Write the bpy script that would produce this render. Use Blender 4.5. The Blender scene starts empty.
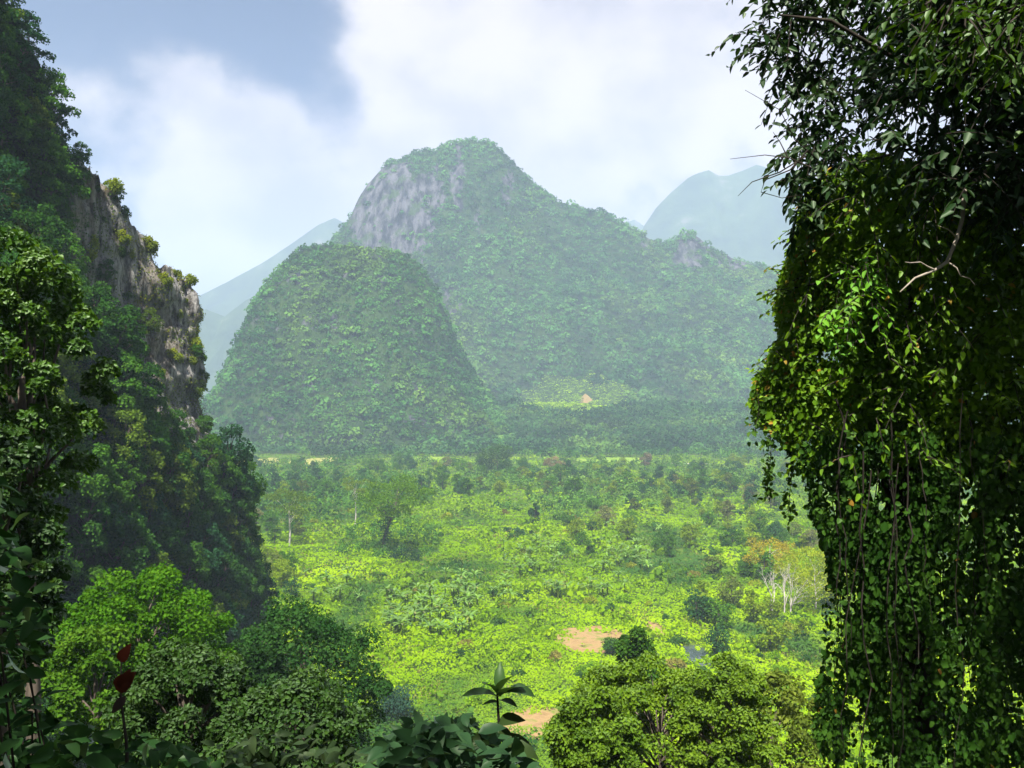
import bpy, math
import numpy as np

SC = bpy.context.scene
COL = SC.collection
R = math.radians

# ------------------------------------------------------------------ camera, sky, sun, exposure
F = 887.0            # focal length in pixels of the 1024 px wide frame
EYE = 80.0           # height of the eye above the valley floor
HZ = 400.0           # row of the horizon
cam_d = bpy.data.cameras.new('camera')
cam = bpy.data.objects.new('camera', cam_d)
COL.objects.link(cam)
cam.location = (0, 0, EYE)
cam.rotation_euler = (R(90), 0, 0)
cam_d.sensor_width = 36
cam_d.lens = 36 * F / 1024
cam_d.shift_y = (HZ - 384) / 1024
cam_d.clip_start = 0.05
cam_d.clip_end = 40000
SC.camera = cam

SUN_DIR = np.array((-0.10, -0.49, 0.87))
SUN_DIR /= np.linalg.norm(SUN_DIR)
SUN_EL = math.asin(SUN_DIR[2])
SUN_AZ = math.atan2(SUN_DIR[0], SUN_DIR[1])

W = bpy.data.worlds.new('World')
SC.world = W
W.use_nodes = True
nt = W.node_tree
nt.nodes.clear()


def nd(t, kind, **kw):
    n = t.nodes.new(kind)
    for k, v in kw.items():
        if k.startswith('i_'):
            n.inputs[int(k[2:])].default_value = v
        else:
            setattr(n, k, v)
    return n


def mth(t, op, a, b=None, c=None, clamp=False):
    n = t.nodes.new('ShaderNodeMath')
    n.operation = op
    n.use_clamp = clamp
    for i, x in enumerate((a, b, c)):
        if x is None:
            continue
        if isinstance(x, (int, float)):
            n.inputs[i].default_value = x
        else:
            t.links.new(x, n.inputs[i])
    return n.outputs[0]


def mixc(t, fac, a, b, blend='MIX'):
    n = t.nodes.new('ShaderNodeMix')
    n.data_type = 'RGBA'
    n.blend_type = blend
    for i, x in ((0, fac), (6, a), (7, b)):
        if isinstance(x, (int, float)):
            n.inputs[i].default_value = x
        elif isinstance(x, tuple):
            n.inputs[i].default_value = x if len(x) == 4 else x + (1,)
        else:
            t.links.new(x, n.inputs[i])
    return n.outputs[2]


def smooth(t, x, lo, hi, a=0.0, b=1.0):
    n = t.nodes.new('ShaderNodeMapRange')
    n.interpolation_type = 'SMOOTHSTEP'
    t.links.new(x, n.inputs[0])
    for i, v in ((1, lo), (2, hi), (3, a), (4, b)):
        n.inputs[i].default_value = v
    return n.outputs[0]


sky = nd(nt, 'ShaderNodeTexSky', sky_type='NISHITA', sun_disc=False)
sky.sun_elevation = SUN_EL
sky.sun_rotation = SUN_AZ
sky.altitude = 200
sky.air_density = 1.2
sky.dust_density = 1.5
sky.ozone_density = 1.5
tc = nd(nt, 'ShaderNodeTexCoord')
mp = nd(nt, 'ShaderNodeMapping')
mp.inputs['Scale'].default_value = (1, 1, 1.35)
mp.inputs['Location'].default_value = (0.37, 0.11, 0.23)
nt.links.new(tc.outputs['Generated'], mp.inputs[0])
n1 = nd(nt, 'ShaderNodeTexNoise')
n1.inputs['Scale'].default_value = 4.3
n1.inputs['Detail'].default_value = 9
n1.inputs['Roughness'].default_value = 0.52
n1.inputs['Distortion'].default_value = 0.05
nt.links.new(mp.outputs[0], n1.inputs['Vector'])
n2 = nd(nt, 'ShaderNodeTexNoise')
n2.inputs['Scale'].default_value = 6.0
n2.inputs['Detail'].default_value = 6
nt.links.new(mp.outputs[0], n2.inputs['Vector'])


def dirdot(u, v):
    d = np.array(((u - 512) / F, 1, (HZ - v) / F))
    d /= np.linalg.norm(d)
    n = nd(nt, 'ShaderNodeVectorMath', operation='DOT_PRODUCT')
    nt.links.new(tc.outputs['Generated'], n.inputs[0])
    n.inputs[1].default_value = tuple(d)
    return n.outputs['Value']


# broad weather: a clear gap to the upper left, a bank of cloud in the middle
gap = smooth(nt, dirdot(120, 20), math.cos(R(17)), math.cos(R(5)))
bank = smooth(nt, dirdot(640, 110), math.cos(R(26)), math.cos(R(4)))
puffs = mth(nt, 'ADD', smooth(nt, dirdot(215, 115), math.cos(R(5.5)), math.cos(R(1))), mth(nt, 'ADD', smooth(nt, dirdot(85, 140), math.cos(R(4.5)), math.cos(R(1))), smooth(nt, dirdot(215, 215), math.cos(R(5)), math.cos(R(1)))))
bias = mth(nt, 'ADD', mth(nt, 'MULTIPLY', puffs, 0.13), mth(nt, 'SUBTRACT', mth(nt, 'MULTIPLY', bank, 0.12), mth(nt, 'MULTIPLY', gap, 0.16)))
dens = mth(nt, 'ADD', n1.outputs[0], bias)
cl = mth(nt, 'ADD', mth(nt, 'MULTIPLY', smooth(nt, dens, 0.40, 0.60), 0.5), mth(nt, 'MULTIPLY', smooth(nt, dens, 0.455, 0.585), 0.5))
skyc = mixc(nt, 1.0, sky.outputs[0], (0.12, 0.20, 0.35), 'MULTIPLY')
cloudc = mixc(nt, smooth(nt, n2.outputs[0], 0.35, 0.65), (3.5, 3.2, 3.5), (6.0, 5.3, 5.1))
veil = mixc(nt, mth(nt, 'MULTIPLY', cl, 0.93), skyc, cloudc)
bg = nd(nt, 'ShaderNodeBackground')
bg.inputs[1].default_value = 0.075
nt.links.new(veil, bg.inputs[0])
out = nd(nt, 'ShaderNodeOutputWorld')
nt.links.new(bg.outputs[0], out.inputs[0])

sl = bpy.data.lights.new('sun', 'SUN')
sl.energy = 4.6
sl.angle = R(0.6)
sl.color = (1.0, 0.95, 0.88)
so = bpy.data.objects.new('sun', sl)
COL.objects.link(so)
from mathutils import Vector
so.rotation_euler = Vector(SUN_DIR).to_track_quat('Z', 'Y').to_euler()
so.location = (-200, -60, 400)

SC.view_settings.view_transform = 'Standard'
SC.view_settings.look = 'None'
SC.view_settings.exposure = 1.4
SC.view_settings.gamma = 1
cy = SC.cycles
cy.max_bounces = 6
cy.diffuse_bounces = 2
cy.glossy_bounces = 1
cy.transmission_bounces = 3
cy.volume_bounces = 2
cy.transparent_max_bounces = 4
cy.use_denoising = True
cy.caustics_reflective = False
cy.caustics_refractive = False


# ------------------------------------------------------------------ helpers
def at(u, v, y):
    """point of the place seen at that direction, y metres ahead"""
    return np.array(((u - 512) / F * y, y, EYE + (HZ - v) / F * y))


def gy(v):
    """distance at which level valley ground is seen at row v"""
    return EYE * F / (v - HZ)


def hsh(a, seed):
    a = (a.astype(np.uint64) + np.uint64(seed * 7919 + 12345)) * np.uint64(0x9E3779B97F4A7C15)
    a ^= a >> np.uint64(29)
    a *= np.uint64(0xBF58476D1CE4E5B9)
    a ^= a >> np.uint64(32)
    return (a & np.uint64(0xFFFFFF)).astype(np.float64) / float(0xFFFFFF)


def vn3(x, y, z, seed=0):
    xi, yi, zi = np.floor(x), np.floor(y), np.floor(z)
    fx, fy, fz = x - xi, y - yi, z - zi
    fx, fy, fz = (f * f * (3 - 2 * f) for f in (fx, fy, fz))
    xi, yi, zi = (i.astype(np.int64) + 100000 for i in (xi, yi, zi))

    def h(dx, dy, dz):
        return hsh((xi + dx) * 73856093 ^ (yi + dy) * 19349663 ^ (zi + dz) * 83492791, seed)
    r = 0
    for dx in (0, 1):
        for dy in (0, 1):
            for dz in (0, 1):
                w = (fx if dx else 1 - fx) * (fy if dy else 1 - fy) * (fz if dz else 1 - fz)
                r = r + w * h(dx, dy, dz)
    return r


def fbm(x, y, z=None, octv=4, seed=0, gain=0.5):
    x = np.asarray(x, float)
    y = np.asarray(y, float)
    z = np.zeros_like(x) if z is None else np.asarray(z, float)
    a, s, t = 1.0, 0.0, 0.0
    for o in range(octv):
        s = s + a * vn3(x, y, z, seed + o)
        t += a
        a *= gain
        x, y, z = x * 2.03, y * 2.03, z * 2.03
    return s / t


def unit(v):
    return v / np.maximum(np.linalg.norm(v, axis=-1, keepdims=True), 1e-9)


def make_mesh(name, V, faces, mats, tone=None, alt=None, mat_idx=None, smooth_=False):
    """faces: list of (n,k) index arrays"""
    V = np.asarray(V, np.float32)
    me = bpy.data.meshes.new(name)
    me.vertices.add(len(V))
    me.vertices.foreach_set('co', V.ravel())
    loops = np.concatenate([f.ravel() for f in faces]).astype(np.int32)
    tot = np.concatenate([np.full(len(f), f.shape[1]) for f in faces])
    start = np.concatenate([[0], np.cumsum(tot)[:-1]]).astype(np.int32)
    me.loops.add(len(loops))
    me.loops.foreach_set('vertex_index', loops)
    me.polygons.add(len(tot))
    me.polygons.foreach_set('loop_start', start)
    if mat_idx is not None:
        me.polygons.foreach_set('material_index', np.asarray(mat_idx, np.int32))
    if smooth_:
        me.polygons.foreach_set('use_smooth', np.ones(len(tot), bool))
    for m in (mats if isinstance(mats, (list, tuple)) else [mats]):
        me.materials.append(m)
    for nm, a in (('tone', tone), ('alt', alt)):
        if a is not None:
            at_ = me.attributes.new(nm, 'FLOAT', 'POINT')
            at_.data.foreach_set('value', np.asarray(a, np.float32))
    me.update(calc_edges=True)
    return me


class Geo:
    """collects leaves, tubes and solids into one mesh"""

    def __init__(self):
        self.V, self.F, self.T, self.A, self.M = [], [], [], [], []
        self.n = 0

    def add(self, V, faces, tone=0.5, alt=0.0, mi=0):
        V = np.asarray(V, float).reshape(-1, 3)
        self.V.append(V)
        self.T.append(np.broadcast_to(np.asarray(tone, float), (len(V),)))
        self.A.append(np.broadcast_to(np.asarray(alt, float), (len(V),)))
        for f in faces:
            f = np.asarray(f, np.int64)
            self.F.append(f + self.n)
            self.M.append(np.full(len(f), mi))
        self.n += len(V)

    def leaves(self, P, A, N, L, Wd, shape='quad', fold=0.12, droop=0.12, tone=0.5, alt=0.0, mi=0):
        n = len(P)
        A = unit(A)
        N = unit(N - A * (N * A).sum(1, keepdims=True))
        S = np.cross(N, A)
        L = np.broadcast_to(np.asarray(L, float), (n,))[:, None]
        Wd = np.broadcast_to(np.asarray(Wd, float), (n,))[:, None]
        tone = np.broadcast_to(np.asarray(tone, float), (n,))
        alt = np.broadcast_to(np.asarray(alt, float), (n,))
        i = np.arange(n)[:, None]
        if shape == 'quad':
            vs = [P, P + A * L * .5 + S * Wd * .5 + N * Wd * fold, P + A * L - N * L * droop,
                  P + A * L * .5 - S * Wd * .5 + N * Wd * fold]
            fs = [np.hstack([i * 4, i * 4 + 1, i * 4 + 2]), np.hstack([i * 4, i * 4 + 2, i * 4 + 3])]
        else:
            vs = [P, P + A * L * .28 + S * Wd * .46 + N * Wd * fold, P + A * L * .68 + S * Wd * .36 + N * (Wd * fold - L * droop * .4),
                  P + A * L - N * L * droop,
                  P + A * L * .68 - S * Wd * .36 + N * (Wd * fold - L * droop * .4), P + A * L * .28 - S * Wd * .46 + N * Wd * fold]
            fs = [np.hstack([i * 6, i * 6 + 1, i * 6 + 2, i * 6 + 3]), np.hstack([i * 6, i * 6 + 3, i * 6 + 4, i * 6 + 5])]
        k = len(vs)
        V = np.stack(vs, 1).reshape(-1, 3)
        self.add(V, fs, np.repeat(tone, k), np.repeat(alt, k), mi)

    def tube(self, pts, rad, sides=6, tone=0.5, alt=0.0, mi=0):
        pts = np.asarray(pts, float)
        rad = np.broadcast_to(np.asarray(rad, float), (len(pts),))
        d = np.gradient(pts, axis=0)
        d = unit(d)
        ref = np.array((0.31, 0.17, 0.93)) if abs(d[0, 2]) < 0.9 else np.array((1.0, 0.1, 0))
        a = unit(np.cross(d, ref))
        b = np.cross(d, a)
        th = np.linspace(0, 2 * np.pi, sides, endpoint=False)
        V = pts[:, None] + rad[:, None, None] * (np.cos(th)[None, :, None] * a[:, None] + np.sin(th)[None, :, None] * b[:, None])
        n = len(pts)
        fs = []
        for k in range(n - 1):
            j = np.arange(sides)
            fs.append(np.stack([k * sides + j, k * sides + (j + 1) % sides, (k + 1) * sides + (j + 1) % sides, (k + 1) * sides + j], 1))
        self.add(V.reshape(-1, 3), [np.concatenate(fs)], tone, alt, mi)

    def box(self, c, s, mi=0, tone=0.5):
        c = np.array(c, float)
        s = np.array(s, float) / 2
        V = np.array([(x, y, z) for x in (-1, 1) for y in (-1, 1) for z in (-1, 1)]) * s + c
        self.add(V, [np.array([(0, 1, 3, 2), (4, 6, 7, 5), (0, 4, 5, 1), (2, 3, 7, 6), (0, 2, 6, 4), (1, 5, 7, 3)])], tone, 0, mi)

    def mesh(self, name, mats, smooth_=False):
        by = {}
        for f, m in zip(self.F, self.M):
            by.setdefault(f.shape[1], []).append((f, m))
        fs, ms = [], []
        for k in by:
            fs.append(np.concatenate([f for f, m in by[k]]))
            ms.append(np.concatenate([m for f, m in by[k]]))
        return make_mesh(name, np.concatenate(self.V), fs, mats, np.concatenate(self.T), np.concatenate(self.A), np.concatenate(ms), smooth_)


def link(name, me, parent=None, color=None, loc=None):
    o = bpy.data.objects.new(name, me)
    COL.objects.link(o)
    if parent:
        o.parent = parent
    if color is not None:
        o.color = tuple(color) + (1,)
    if loc is not None:
        o.location = tuple(float(c) for c in loc)
    return o


def tag(o, label=None, cat=None, group=None, kind=None):
    if label:
        o['label'] = label
    if cat:
        o['category'] = cat
    if group:
        o['group'] = group
    if kind:
        o['kind'] = kind
    return o


def thing(name, parts, loc=(0, 0, 0), rotz=0, scale=1, label=None, cat=None, group=None, tilt=(0, 0)):
    """parts: (part name, mesh, colour); an Empty at the base that parents them"""
    e = link(name, None, loc=loc)
    e.empty_display_size = 0.5
    e.rotation_euler = (tilt[0], tilt[1], rotz)
    e.scale = (scale, scale, scale) if isinstance(scale, (int, float)) else tuple(scale)
    tag(e, label, cat, group)
    for nm, me, c in parts:
        link(nm, me, e, c)
    return e


def struct(name, me, color=None):
    return tag(link(name, me, None, color), kind='structure')


def inpoly(u, v, poly):
    poly = np.asarray(poly, float)
    r = np.zeros(len(u), bool)
    j = len(poly) - 1
    for i in range(len(poly)):
        xi, yi = poly[i]
        xj, yj = poly[j]
        c = ((yi > v) != (yj > v)) & (u < (xj - xi) * (v - yi) / (yj - yi + 1e-12) + xi)
        r ^= c
        j = i
    return r


# ------------------------------------------------------------------ materials
def new_mat(name):
    m = bpy.data.materials.new(name)
    m.use_nodes = True
    m.node_tree.nodes.clear()
    return m, m.node_tree


def leaf_mat(name, alt_col, trans=0.4, gloss=0.0, rough=0.45, lo=0.55, hi=1.5, yel=0.25):
    """colour of the object itself, varied leaf by leaf; light passes through the blade"""
    m, t = new_mat(name)
    oi = nd(t, 'ShaderNodeObjectInfo')
    ta = nd(t, 'ShaderNodeAttribute', attribute_name='tone')
    aa = nd(t, 'ShaderNodeAttribute', attribute_name='alt')
    col = mixc(t, aa.outputs['Fac'], oi.outputs['Color'], tuple(alt_col))
    k = nd(t, 'ShaderNodeMapRange')
    t.links.new(ta.outputs['Fac'], k.inputs[0])
    k.inputs[3].default_value = lo
    k.inputs[4].default_value = hi
    hs = nd(t, 'ShaderNodeHueSaturation')
    t.links.new(k.outputs[0], hs.inputs['Value'])
    t.links.new(col, hs.inputs['Color'])
    k2 = nd(t, 'ShaderNodeMapRange')
    t.links.new(ta.outputs['Fac'], k2.inputs[0])
    k2.inputs[3].default_value = 0.5 + 0.018
    k2.inputs[4].default_value = 0.5 - 0.03 * yel * 2
    t.links.new(k2.outputs[0], hs.inputs['Hue'])
    c = hs.outputs[0]
    d = nd(t, 'ShaderNodeBsdfDiffuse')
    t.links.new(c, d.inputs[0])
    tr = nd(t, 'ShaderNodeBsdfTranslucent')
    t.links.new(mixc(t, 1.0, c, (1.25, 1.1, 0.55), 'MULTIPLY'), tr.inputs[0])
    mx = nd(t, 'ShaderNodeMixShader')
    mx.inputs[0].default_value = trans
    t.links.new(d.outputs[0], mx.inputs[1])
    t.links.new(tr.outputs[0], mx.inputs[2])
    last = mx.outputs[0]
    if gloss > 0:
        g = nd(t, 'ShaderNodeBsdfGlossy')
        g.inputs['Roughness'].default_value = rough
        g.inputs[0].default_value = (0.8, 0.9, 0.7, 1)
        fr = nd(t, 'ShaderNodeFresnel')
        fr.inputs[0].default_value = 1.4
        m2 = nd(t, 'ShaderNodeMixShader')
        t.links.new(mth(t, 'MULTIPLY', fr.outputs[0], gloss), m2.inputs[0])
        t.links.new(last, m2.inputs[1])
        t.links.new(g.outputs[0], m2.inputs[2])
        last = m2.outputs[0]
    o = nd(t, 'ShaderNodeOutputMaterial')
    t.links.new(last, o.inputs[0])
    return m


def ground_mat(name, cols, scale=0.05, detail=8, stretch=(1, 1, 1), rough=0.95, bump=0.0, second=None):
    """cols: colour ramp stops over fractal noise; second: (colour, attribute) mixed in where the mesh says so"""
    m, t = new_mat(name)
    tcn = nd(t, 'ShaderNodeTexCoord')
    mpn = nd(t, 'ShaderNodeMapping')
    mpn.inputs['Scale'].default_value = stretch
    t.links.new(tcn.outputs['Object'], mpn.inputs[0])
    nz = nd(t, 'ShaderNodeTexNoise')
    nz.inputs['Scale'].default_value = scale
    nz.inputs['Detail'].default_value = detail
    nz.inputs['Roughness'].default_value = 0.62
    t.links.new(mpn.outputs[0], nz.inputs['Vector'])
    rp = nd(t, 'ShaderNodeValToRGB')
    rp.color_ramp.elements[0].position = cols[0][0]
    rp.color_ramp.elements[0].color = cols[0][1] + (1,)
    rp.color_ramp.elements[1].position = cols[-1][0]
    rp.color_ramp.elements[1].color = cols[-1][1] + (1,)
    for p, c in cols[1:-1]:
        e = rp.color_ramp.elements.new(p)
        e.color = c + (1,)
    t.links.new(nz.outputs[0], rp.inputs[0])
    c = rp.outputs[0]
    if second:
        aa = nd(t, 'ShaderNodeAttribute', attribute_name='alt')
        c2 = mixc(t, smooth(t, nz.outputs[0], 0.36, 0.62), second[0], second[1])
        c = mixc(t, aa.outputs['Fac'], c, c2)
    b = nd(t, 'ShaderNodeBsdfPrincipled')
    b.inputs['Roughness'].default_value = rough
    b.inputs['Specular IOR Level'].default_value = 0.15
    t.links.new(c, b.inputs['Base Color'])
    if bump:
        bp = nd(t, 'ShaderNodeBump')
        bp.inputs['Strength'].default_value = 0.8
        bp.inputs['Distance'].default_value = bump
        t.links.new(nz.outputs[0], bp.inputs['Height'])
        t.links.new(bp.outputs[0], b.inputs['Normal'])
    o = nd(t, 'ShaderNodeOutputMaterial')
    t.links.new(b.outputs[0], o.inputs[0])
    return m


M_LEAF = leaf_mat('leaf', (0.20, 0.215, 0.03), trans=0.42)
M_GLOSSY = leaf_mat('glossy_leaf', (0.30, 0.10, 0.025), trans=0.35, gloss=0.10, rough=0.5)
M_FAR = leaf_mat('distant_leaf', (0.11, 0.215, 0.03), trans=0.25, lo=0.4, hi=1.6)
M_SCRUB = leaf_mat('scrub_leaf', (0.05, 0.135, 0.022), trans=0.40, lo=0.6, hi=1.35)
M_BARK = ground_mat('bark', [(0.35, (0.05, 0.04, 0.03)), (0.65, (0.16, 0.13, 0.10))], 3.0, 5, (1, 1, 0.3))
M_PALEBARK = ground_mat('pale_bark', [(0.35, (0.34, 0.30, 0.25)), (0.65, (0.60, 0.56, 0.50))], 1.0, 5, (1, 1, 0.3))
M_DARKBARK = ground_mat('dark_bark', [(0.35, (0.012, 0.010, 0.008)), (0.65, (0.05, 0.042, 0.032))], 5.0, 5, (1, 1, 0.3))
M_GROUND = ground_mat('valley_ground', [(0.35, (0.03, 0.07, 0.006)), (0.52, (0.07, 0.13, 0.008)), (0.68, (0.11, 0.15, 0.015))], 0.03, 10)
M_SLOPE = ground_mat('slope_ground', [(0.35, (0.02, 0.03, 0.01)), (0.65, (0.05, 0.06, 0.02))], 0.4, 8)
M_SOIL = ground_mat('bare_soil', [(0.3, (0.20, 0.13, 0.055)), (0.5, (0.30, 0.20, 0.09)), (0.64, (0.14, 0.17, 0.03))], 0.22, 8)
M_STRAW = ground_mat('dry_field', [(0.3, (0.22, 0.25, 0.05)), (0.7, (0.40, 0.35, 0.12))], 0.02, 6)
M_MEADOW = ground_mat('meadow', [(0.3, (0.14, 0.27, 0.02)), (0.7, (0.24, 0.34, 0.04))], 0.02, 6)
M_ROAD = ground_mat('road', [(0.3, (0.42, 0.40, 0.36)), (0.7, (0.55, 0.52, 0.47))], 0.05, 4)
ROCK = ((0.05, 0.05, 0.055), (0.15, 0.14, 0.14))
M_MOUNT, t = new_mat('mountain_ground')
tcn = nd(t, 'ShaderNodeTexCoord')


def mount_noise(scale, stretch, detail):
    mpn = nd(t, 'ShaderNodeMapping')
    mpn.inputs['Scale'].default_value = stretch
    t.links.new(tcn.outputs['Object'], mpn.inputs[0])
    nz = nd(t, 'ShaderNodeTexNoise')
    nz.inputs['Scale'].default_value = scale
    nz.inputs['Detail'].default_value = detail
    nz.inputs['Roughness'].default_value = .66
    t.links.new(mpn.outputs[0], nz.inputs['Vector'])
    return nz.outputs[0]


stk = mount_noise(.05, (1, .7, .09), 10)
bro = mount_noise(.03, (1, 1, .8), 9)
rc = mixc(t, smooth(t, stk, .38, .62), (0.016, 0.018, 0.024), (0.135, 0.132, 0.145))
rc = mixc(t, mth(t, 'MULTIPLY', smooth(t, bro, .52, .60), .8), rc, (0.045, 0.085, 0.022))
gr = mixc(t, smooth(t, bro, .35, .65), (0.022, 0.052, 0.014), (0.045, 0.09, 0.020))
aa = nd(t, 'ShaderNodeAttribute', attribute_name='alt')
bb = nd(t, 'ShaderNodeBsdfPrincipled')
bb.inputs['Roughness'].default_value = .95
bb.inputs['Specular IOR Level'].default_value = .1
t.links.new(mixc(t, smooth(t, aa.outputs['Fac'], .05, .4), gr, rc), bb.inputs['Base Color'])
bp = nd(t, 'ShaderNodeBump')
bp.inputs['Strength'].default_value = 1.0
bp.inputs['Distance'].default_value = 14.0
t.links.new(stk, bp.inputs['Height'])
t.links.new(bp.outputs[0], bb.inputs['Normal'])
oo = nd(t, 'ShaderNodeOutputMaterial')
t.links.new(bb.outputs[0], oo.inputs[0])
M_CLIFF = ground_mat('cliff', [(0.32, (0.035, 0.035, 0.034)), (0.5, (0.15, 0.145, 0.135)), (0.64, (0.34, 0.325, 0.30))], 0.22, 10, (1, 1, 0.4), bump=0.9)
M_FARM = ground_mat('far_mountain', [(0.35, (0.02, 0.045, 0.02)), (0.6, (0.05, 0.09, 0.03)), (0.7, (0.14, 0.14, 0.12))], 0.006, 10, bump=20.0)


def plain(name, c, rough=0.6, spec=0.3):
    m, t = new_mat(name)
    b = nd(t, 'ShaderNodeBsdfPrincipled')
    nz = nd(t, 'ShaderNodeTexNoise')
    nz.inputs['Scale'].default_value = 2.0
    k = mixc(t, nz.outputs[0], tuple(x * .82 for x in c), tuple(min(1, x * 1.15) for x in c))
    t.links.new(k, b.inputs['Base Color'])
    b.inputs['Roughness'].default_value = rough
    b.inputs['Specular IOR Level'].default_value = spec
    o = nd(t, 'ShaderNodeOutputMaterial')
    t.links.new(b.outputs[0], o.inputs[0])
    return m


M_WHITE = plain('white_wall', (0.75, 0.73, 0.70))
M_ROOF = plain('tile_roof', (0.50, 0.26, 0.18))
M_PINK = plain('pink_wall', (0.62, 0.46, 0.38))
M_WATER = plain('pond_water', (0.05, 0.07, 0.07), 0.08, 0.5)

# ------------------------------------------------------------------ valley floor
rng = np.random.default_rng(7)


def sheet(name, outline, z, mat, n=None):
    P = np.asarray(outline, float)
    V = np.column_stack([P, np.full(len(P), z)])
    c = np.array([[P[:, 0].mean(), P[:, 1].mean(), z]])
    k = len(P)
    i = np.arange(k)
    f = np.stack([np.full(k, k), i, (i + 1) % k], 1)
    return struct(name, make_mesh(name, np.vstack([V, c]), [f], mat))


def blob(cx, cy_, rx, ry, seed, n=40, rough=0.3, rot=0.0):
    th = np.linspace(0, 2 * np.pi, n, endpoint=False)
    r = 1 + rough * (fbm(np.cos(th) * 1.5 + 9 * seed, np.sin(th) * 1.5, octv=3, seed=seed) - 0.5) * 2
    x, y = np.cos(th) * r * rx, np.sin(th) * r * ry
    return np.column_stack([cx + x * math.cos(rot) - y * math.sin(rot), cy_ + x * math.sin(rot) + y * math.cos(rot)])


XB, Y0, Y1 = 6800.0, -250.0, 11500.0
struct('valley_ground', make_mesh('valley_ground', [(-XB + 50, Y0 + 50, 0), (XB - 50, Y0 + 50, 0), (XB - 50, Y1 - 50, 0), (-XB + 50, Y1 - 50, 0)],
                                  [np.array([[0, 1, 2, 3]])], M_GROUND))

BARE = []      # (cx, cy, rx, ry) free of scrub


def bare(u0, u1, v0, v1, name, mat, seed, rot=0.0, z=0.03):
    ya, yb = gy(v1), gy(v0)
    yc = (ya + yb) / 2
    cx = ((u0 + u1) / 2 - 512) / F * yc
    rx, ry = (u1 - u0) / 2 / F * yc, (yb - ya) / 2
    BARE.append((cx, yc, rx, ry, rot))
    sheet(name, blob(cx, yc, rx * 1.15, ry * 1.15, seed, rot=rot), z, mat)
    return cx, yc


SOIL1 = bare(562, 622, 628, 652, 'bare_soil', M_SOIL, 3)
SOIL2 = bare(503, 562, 708, 742, 'bare_soil', M_SOIL, 5, rot=-0.35)
bare(648, 664, 622, 636, 'bare_soil', M_SOIL, 8)
POND = bare(684, 708, 646, 664, 'pond', M_WATER, 4)
STRAW = bare(236, 280, 458.6, 465, 'field', M_STRAW, 6)
bare(294, 340, 458.0, 464, 'field', M_STRAW, 7)
bare(410, 452, 457, 459.5, 'field', M_MEADOW, 9)
bare(580, 662, 457.6, 463, 'field', M_MEADOW, 10)
yr = gy(463.5)
rx0, rx1 = (672 - 512) / F * yr, (714 - 512) / F * yr
sheet('road', [(rx0, yr - 6), (rx1, yr - 9), (rx1 + 1, yr), (rx0, yr + 2)], 0.06, M_ROAD)
BARE.append(((rx0 + rx1) / 2, yr, (rx1 - rx0) / 2, 10, 0))


def free(x, y, grow=1.0, front=0.0):
    ok = np.ones(len(x), bool)
    for cx, cy_, rx, ry, rot in BARE:
        dx, dy = x - cx, y - cy_
        a = dx * math.cos(rot) + dy * math.sin(rot)
        b = -dx * math.sin(rot) + dy * math.cos(rot)
        hit = (a / (rx * grow)) ** 2 + (b / (ry * grow)) ** 2 < 1
        if front:
            hit |= (np.abs(a) < rx) & (b < 0) & (b > -front)
        ok &= ~hit
    return ok


# ------------------------------------------------------------------ the slope the camera stands on
def slope_z(x, y):
    z = 78.3 - 0.47 * np.maximum(y, -30) - 0.0006 * np.maximum(np.abs(x) - 6, 0) ** 2
    z = z + 0.25 * np.maximum(-x - 14, 0) * np.clip(1 - y / 150, 0, 1) + (fbm(x / 9, y / 9, octv=4, seed=21) - 0.5) * 2.2 * np.clip((np.hypot(x, y) - 2) / 6, 0, 1)
    return np.maximum(z, -0.8)


gx, gyy = np.meshgrid(np.linspace(-66, 66, 67), np.linspace(-40, 176, 109))
V = np.column_stack([gx.ravel(), gyy.ravel(), slope_z(gx.ravel(), gyy.ravel())])
ii = np.arange(108)[:, None] * 67 + np.arange(66)[None]
q = np.stack([ii, ii + 1, ii + 68, ii + 67], -1).reshape(-1, 4)
struct('hillside', make_mesh('hillside', V, [q], M_SLOPE, smooth_=True))

# ------------------------------------------------------------------ left hill: a karst wall running away from the camera
# columns: base x, y   top x, y, z
WC = np.array([
    (-56, -40, -100, -40, 165), (-60, 40, -104, 40, 165), (-63, 90, -106, 110, 172), (-64, 120, -106, 150, 170), (-64, 150, -104, 178, 164),
    (-63, 164, -100.5, 188, 152), (-62, 176, -99, 194, 137), (-60, 190, -96.6, 202, 130), (-60.5, 203, -92, 210, 124), (-65, 218, -85.8, 218, 114.5),
    (-67, 236, -80.8, 226, 108.5), (-70, 250, -81.8, 232, 103), (-83, 266, -94, 240, 100), (-100, 280, -108, 250, 104), (-150, 290, -150, 262, 100)], float)
wl = np.concatenate([[0], np.cumsum(np.hypot(np.diff(WC[:, 0]), np.diff(WC[:, 1])))])
WLEN = wl[-1]


def wall0(s, h):
    bx, by, tx, ty, tz = (np.interp(s, wl, WC[:, k]) for k in range(5))
    q_ = np.interp(h, [0, .386, .58, .70, 1, 1.12, 1.5, 2.0], [0, .36, .57, .93, 1, 1.5, 4.2, 7.5])
    zf = np.interp(h, [0, 1, 1.12, 1.5, 2.0], [0, 1, 1.0, .72, 0])
    return np.stack([bx + (tx - bx) * q_, by + (ty - by) * q_, zf * tz], -1)


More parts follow.
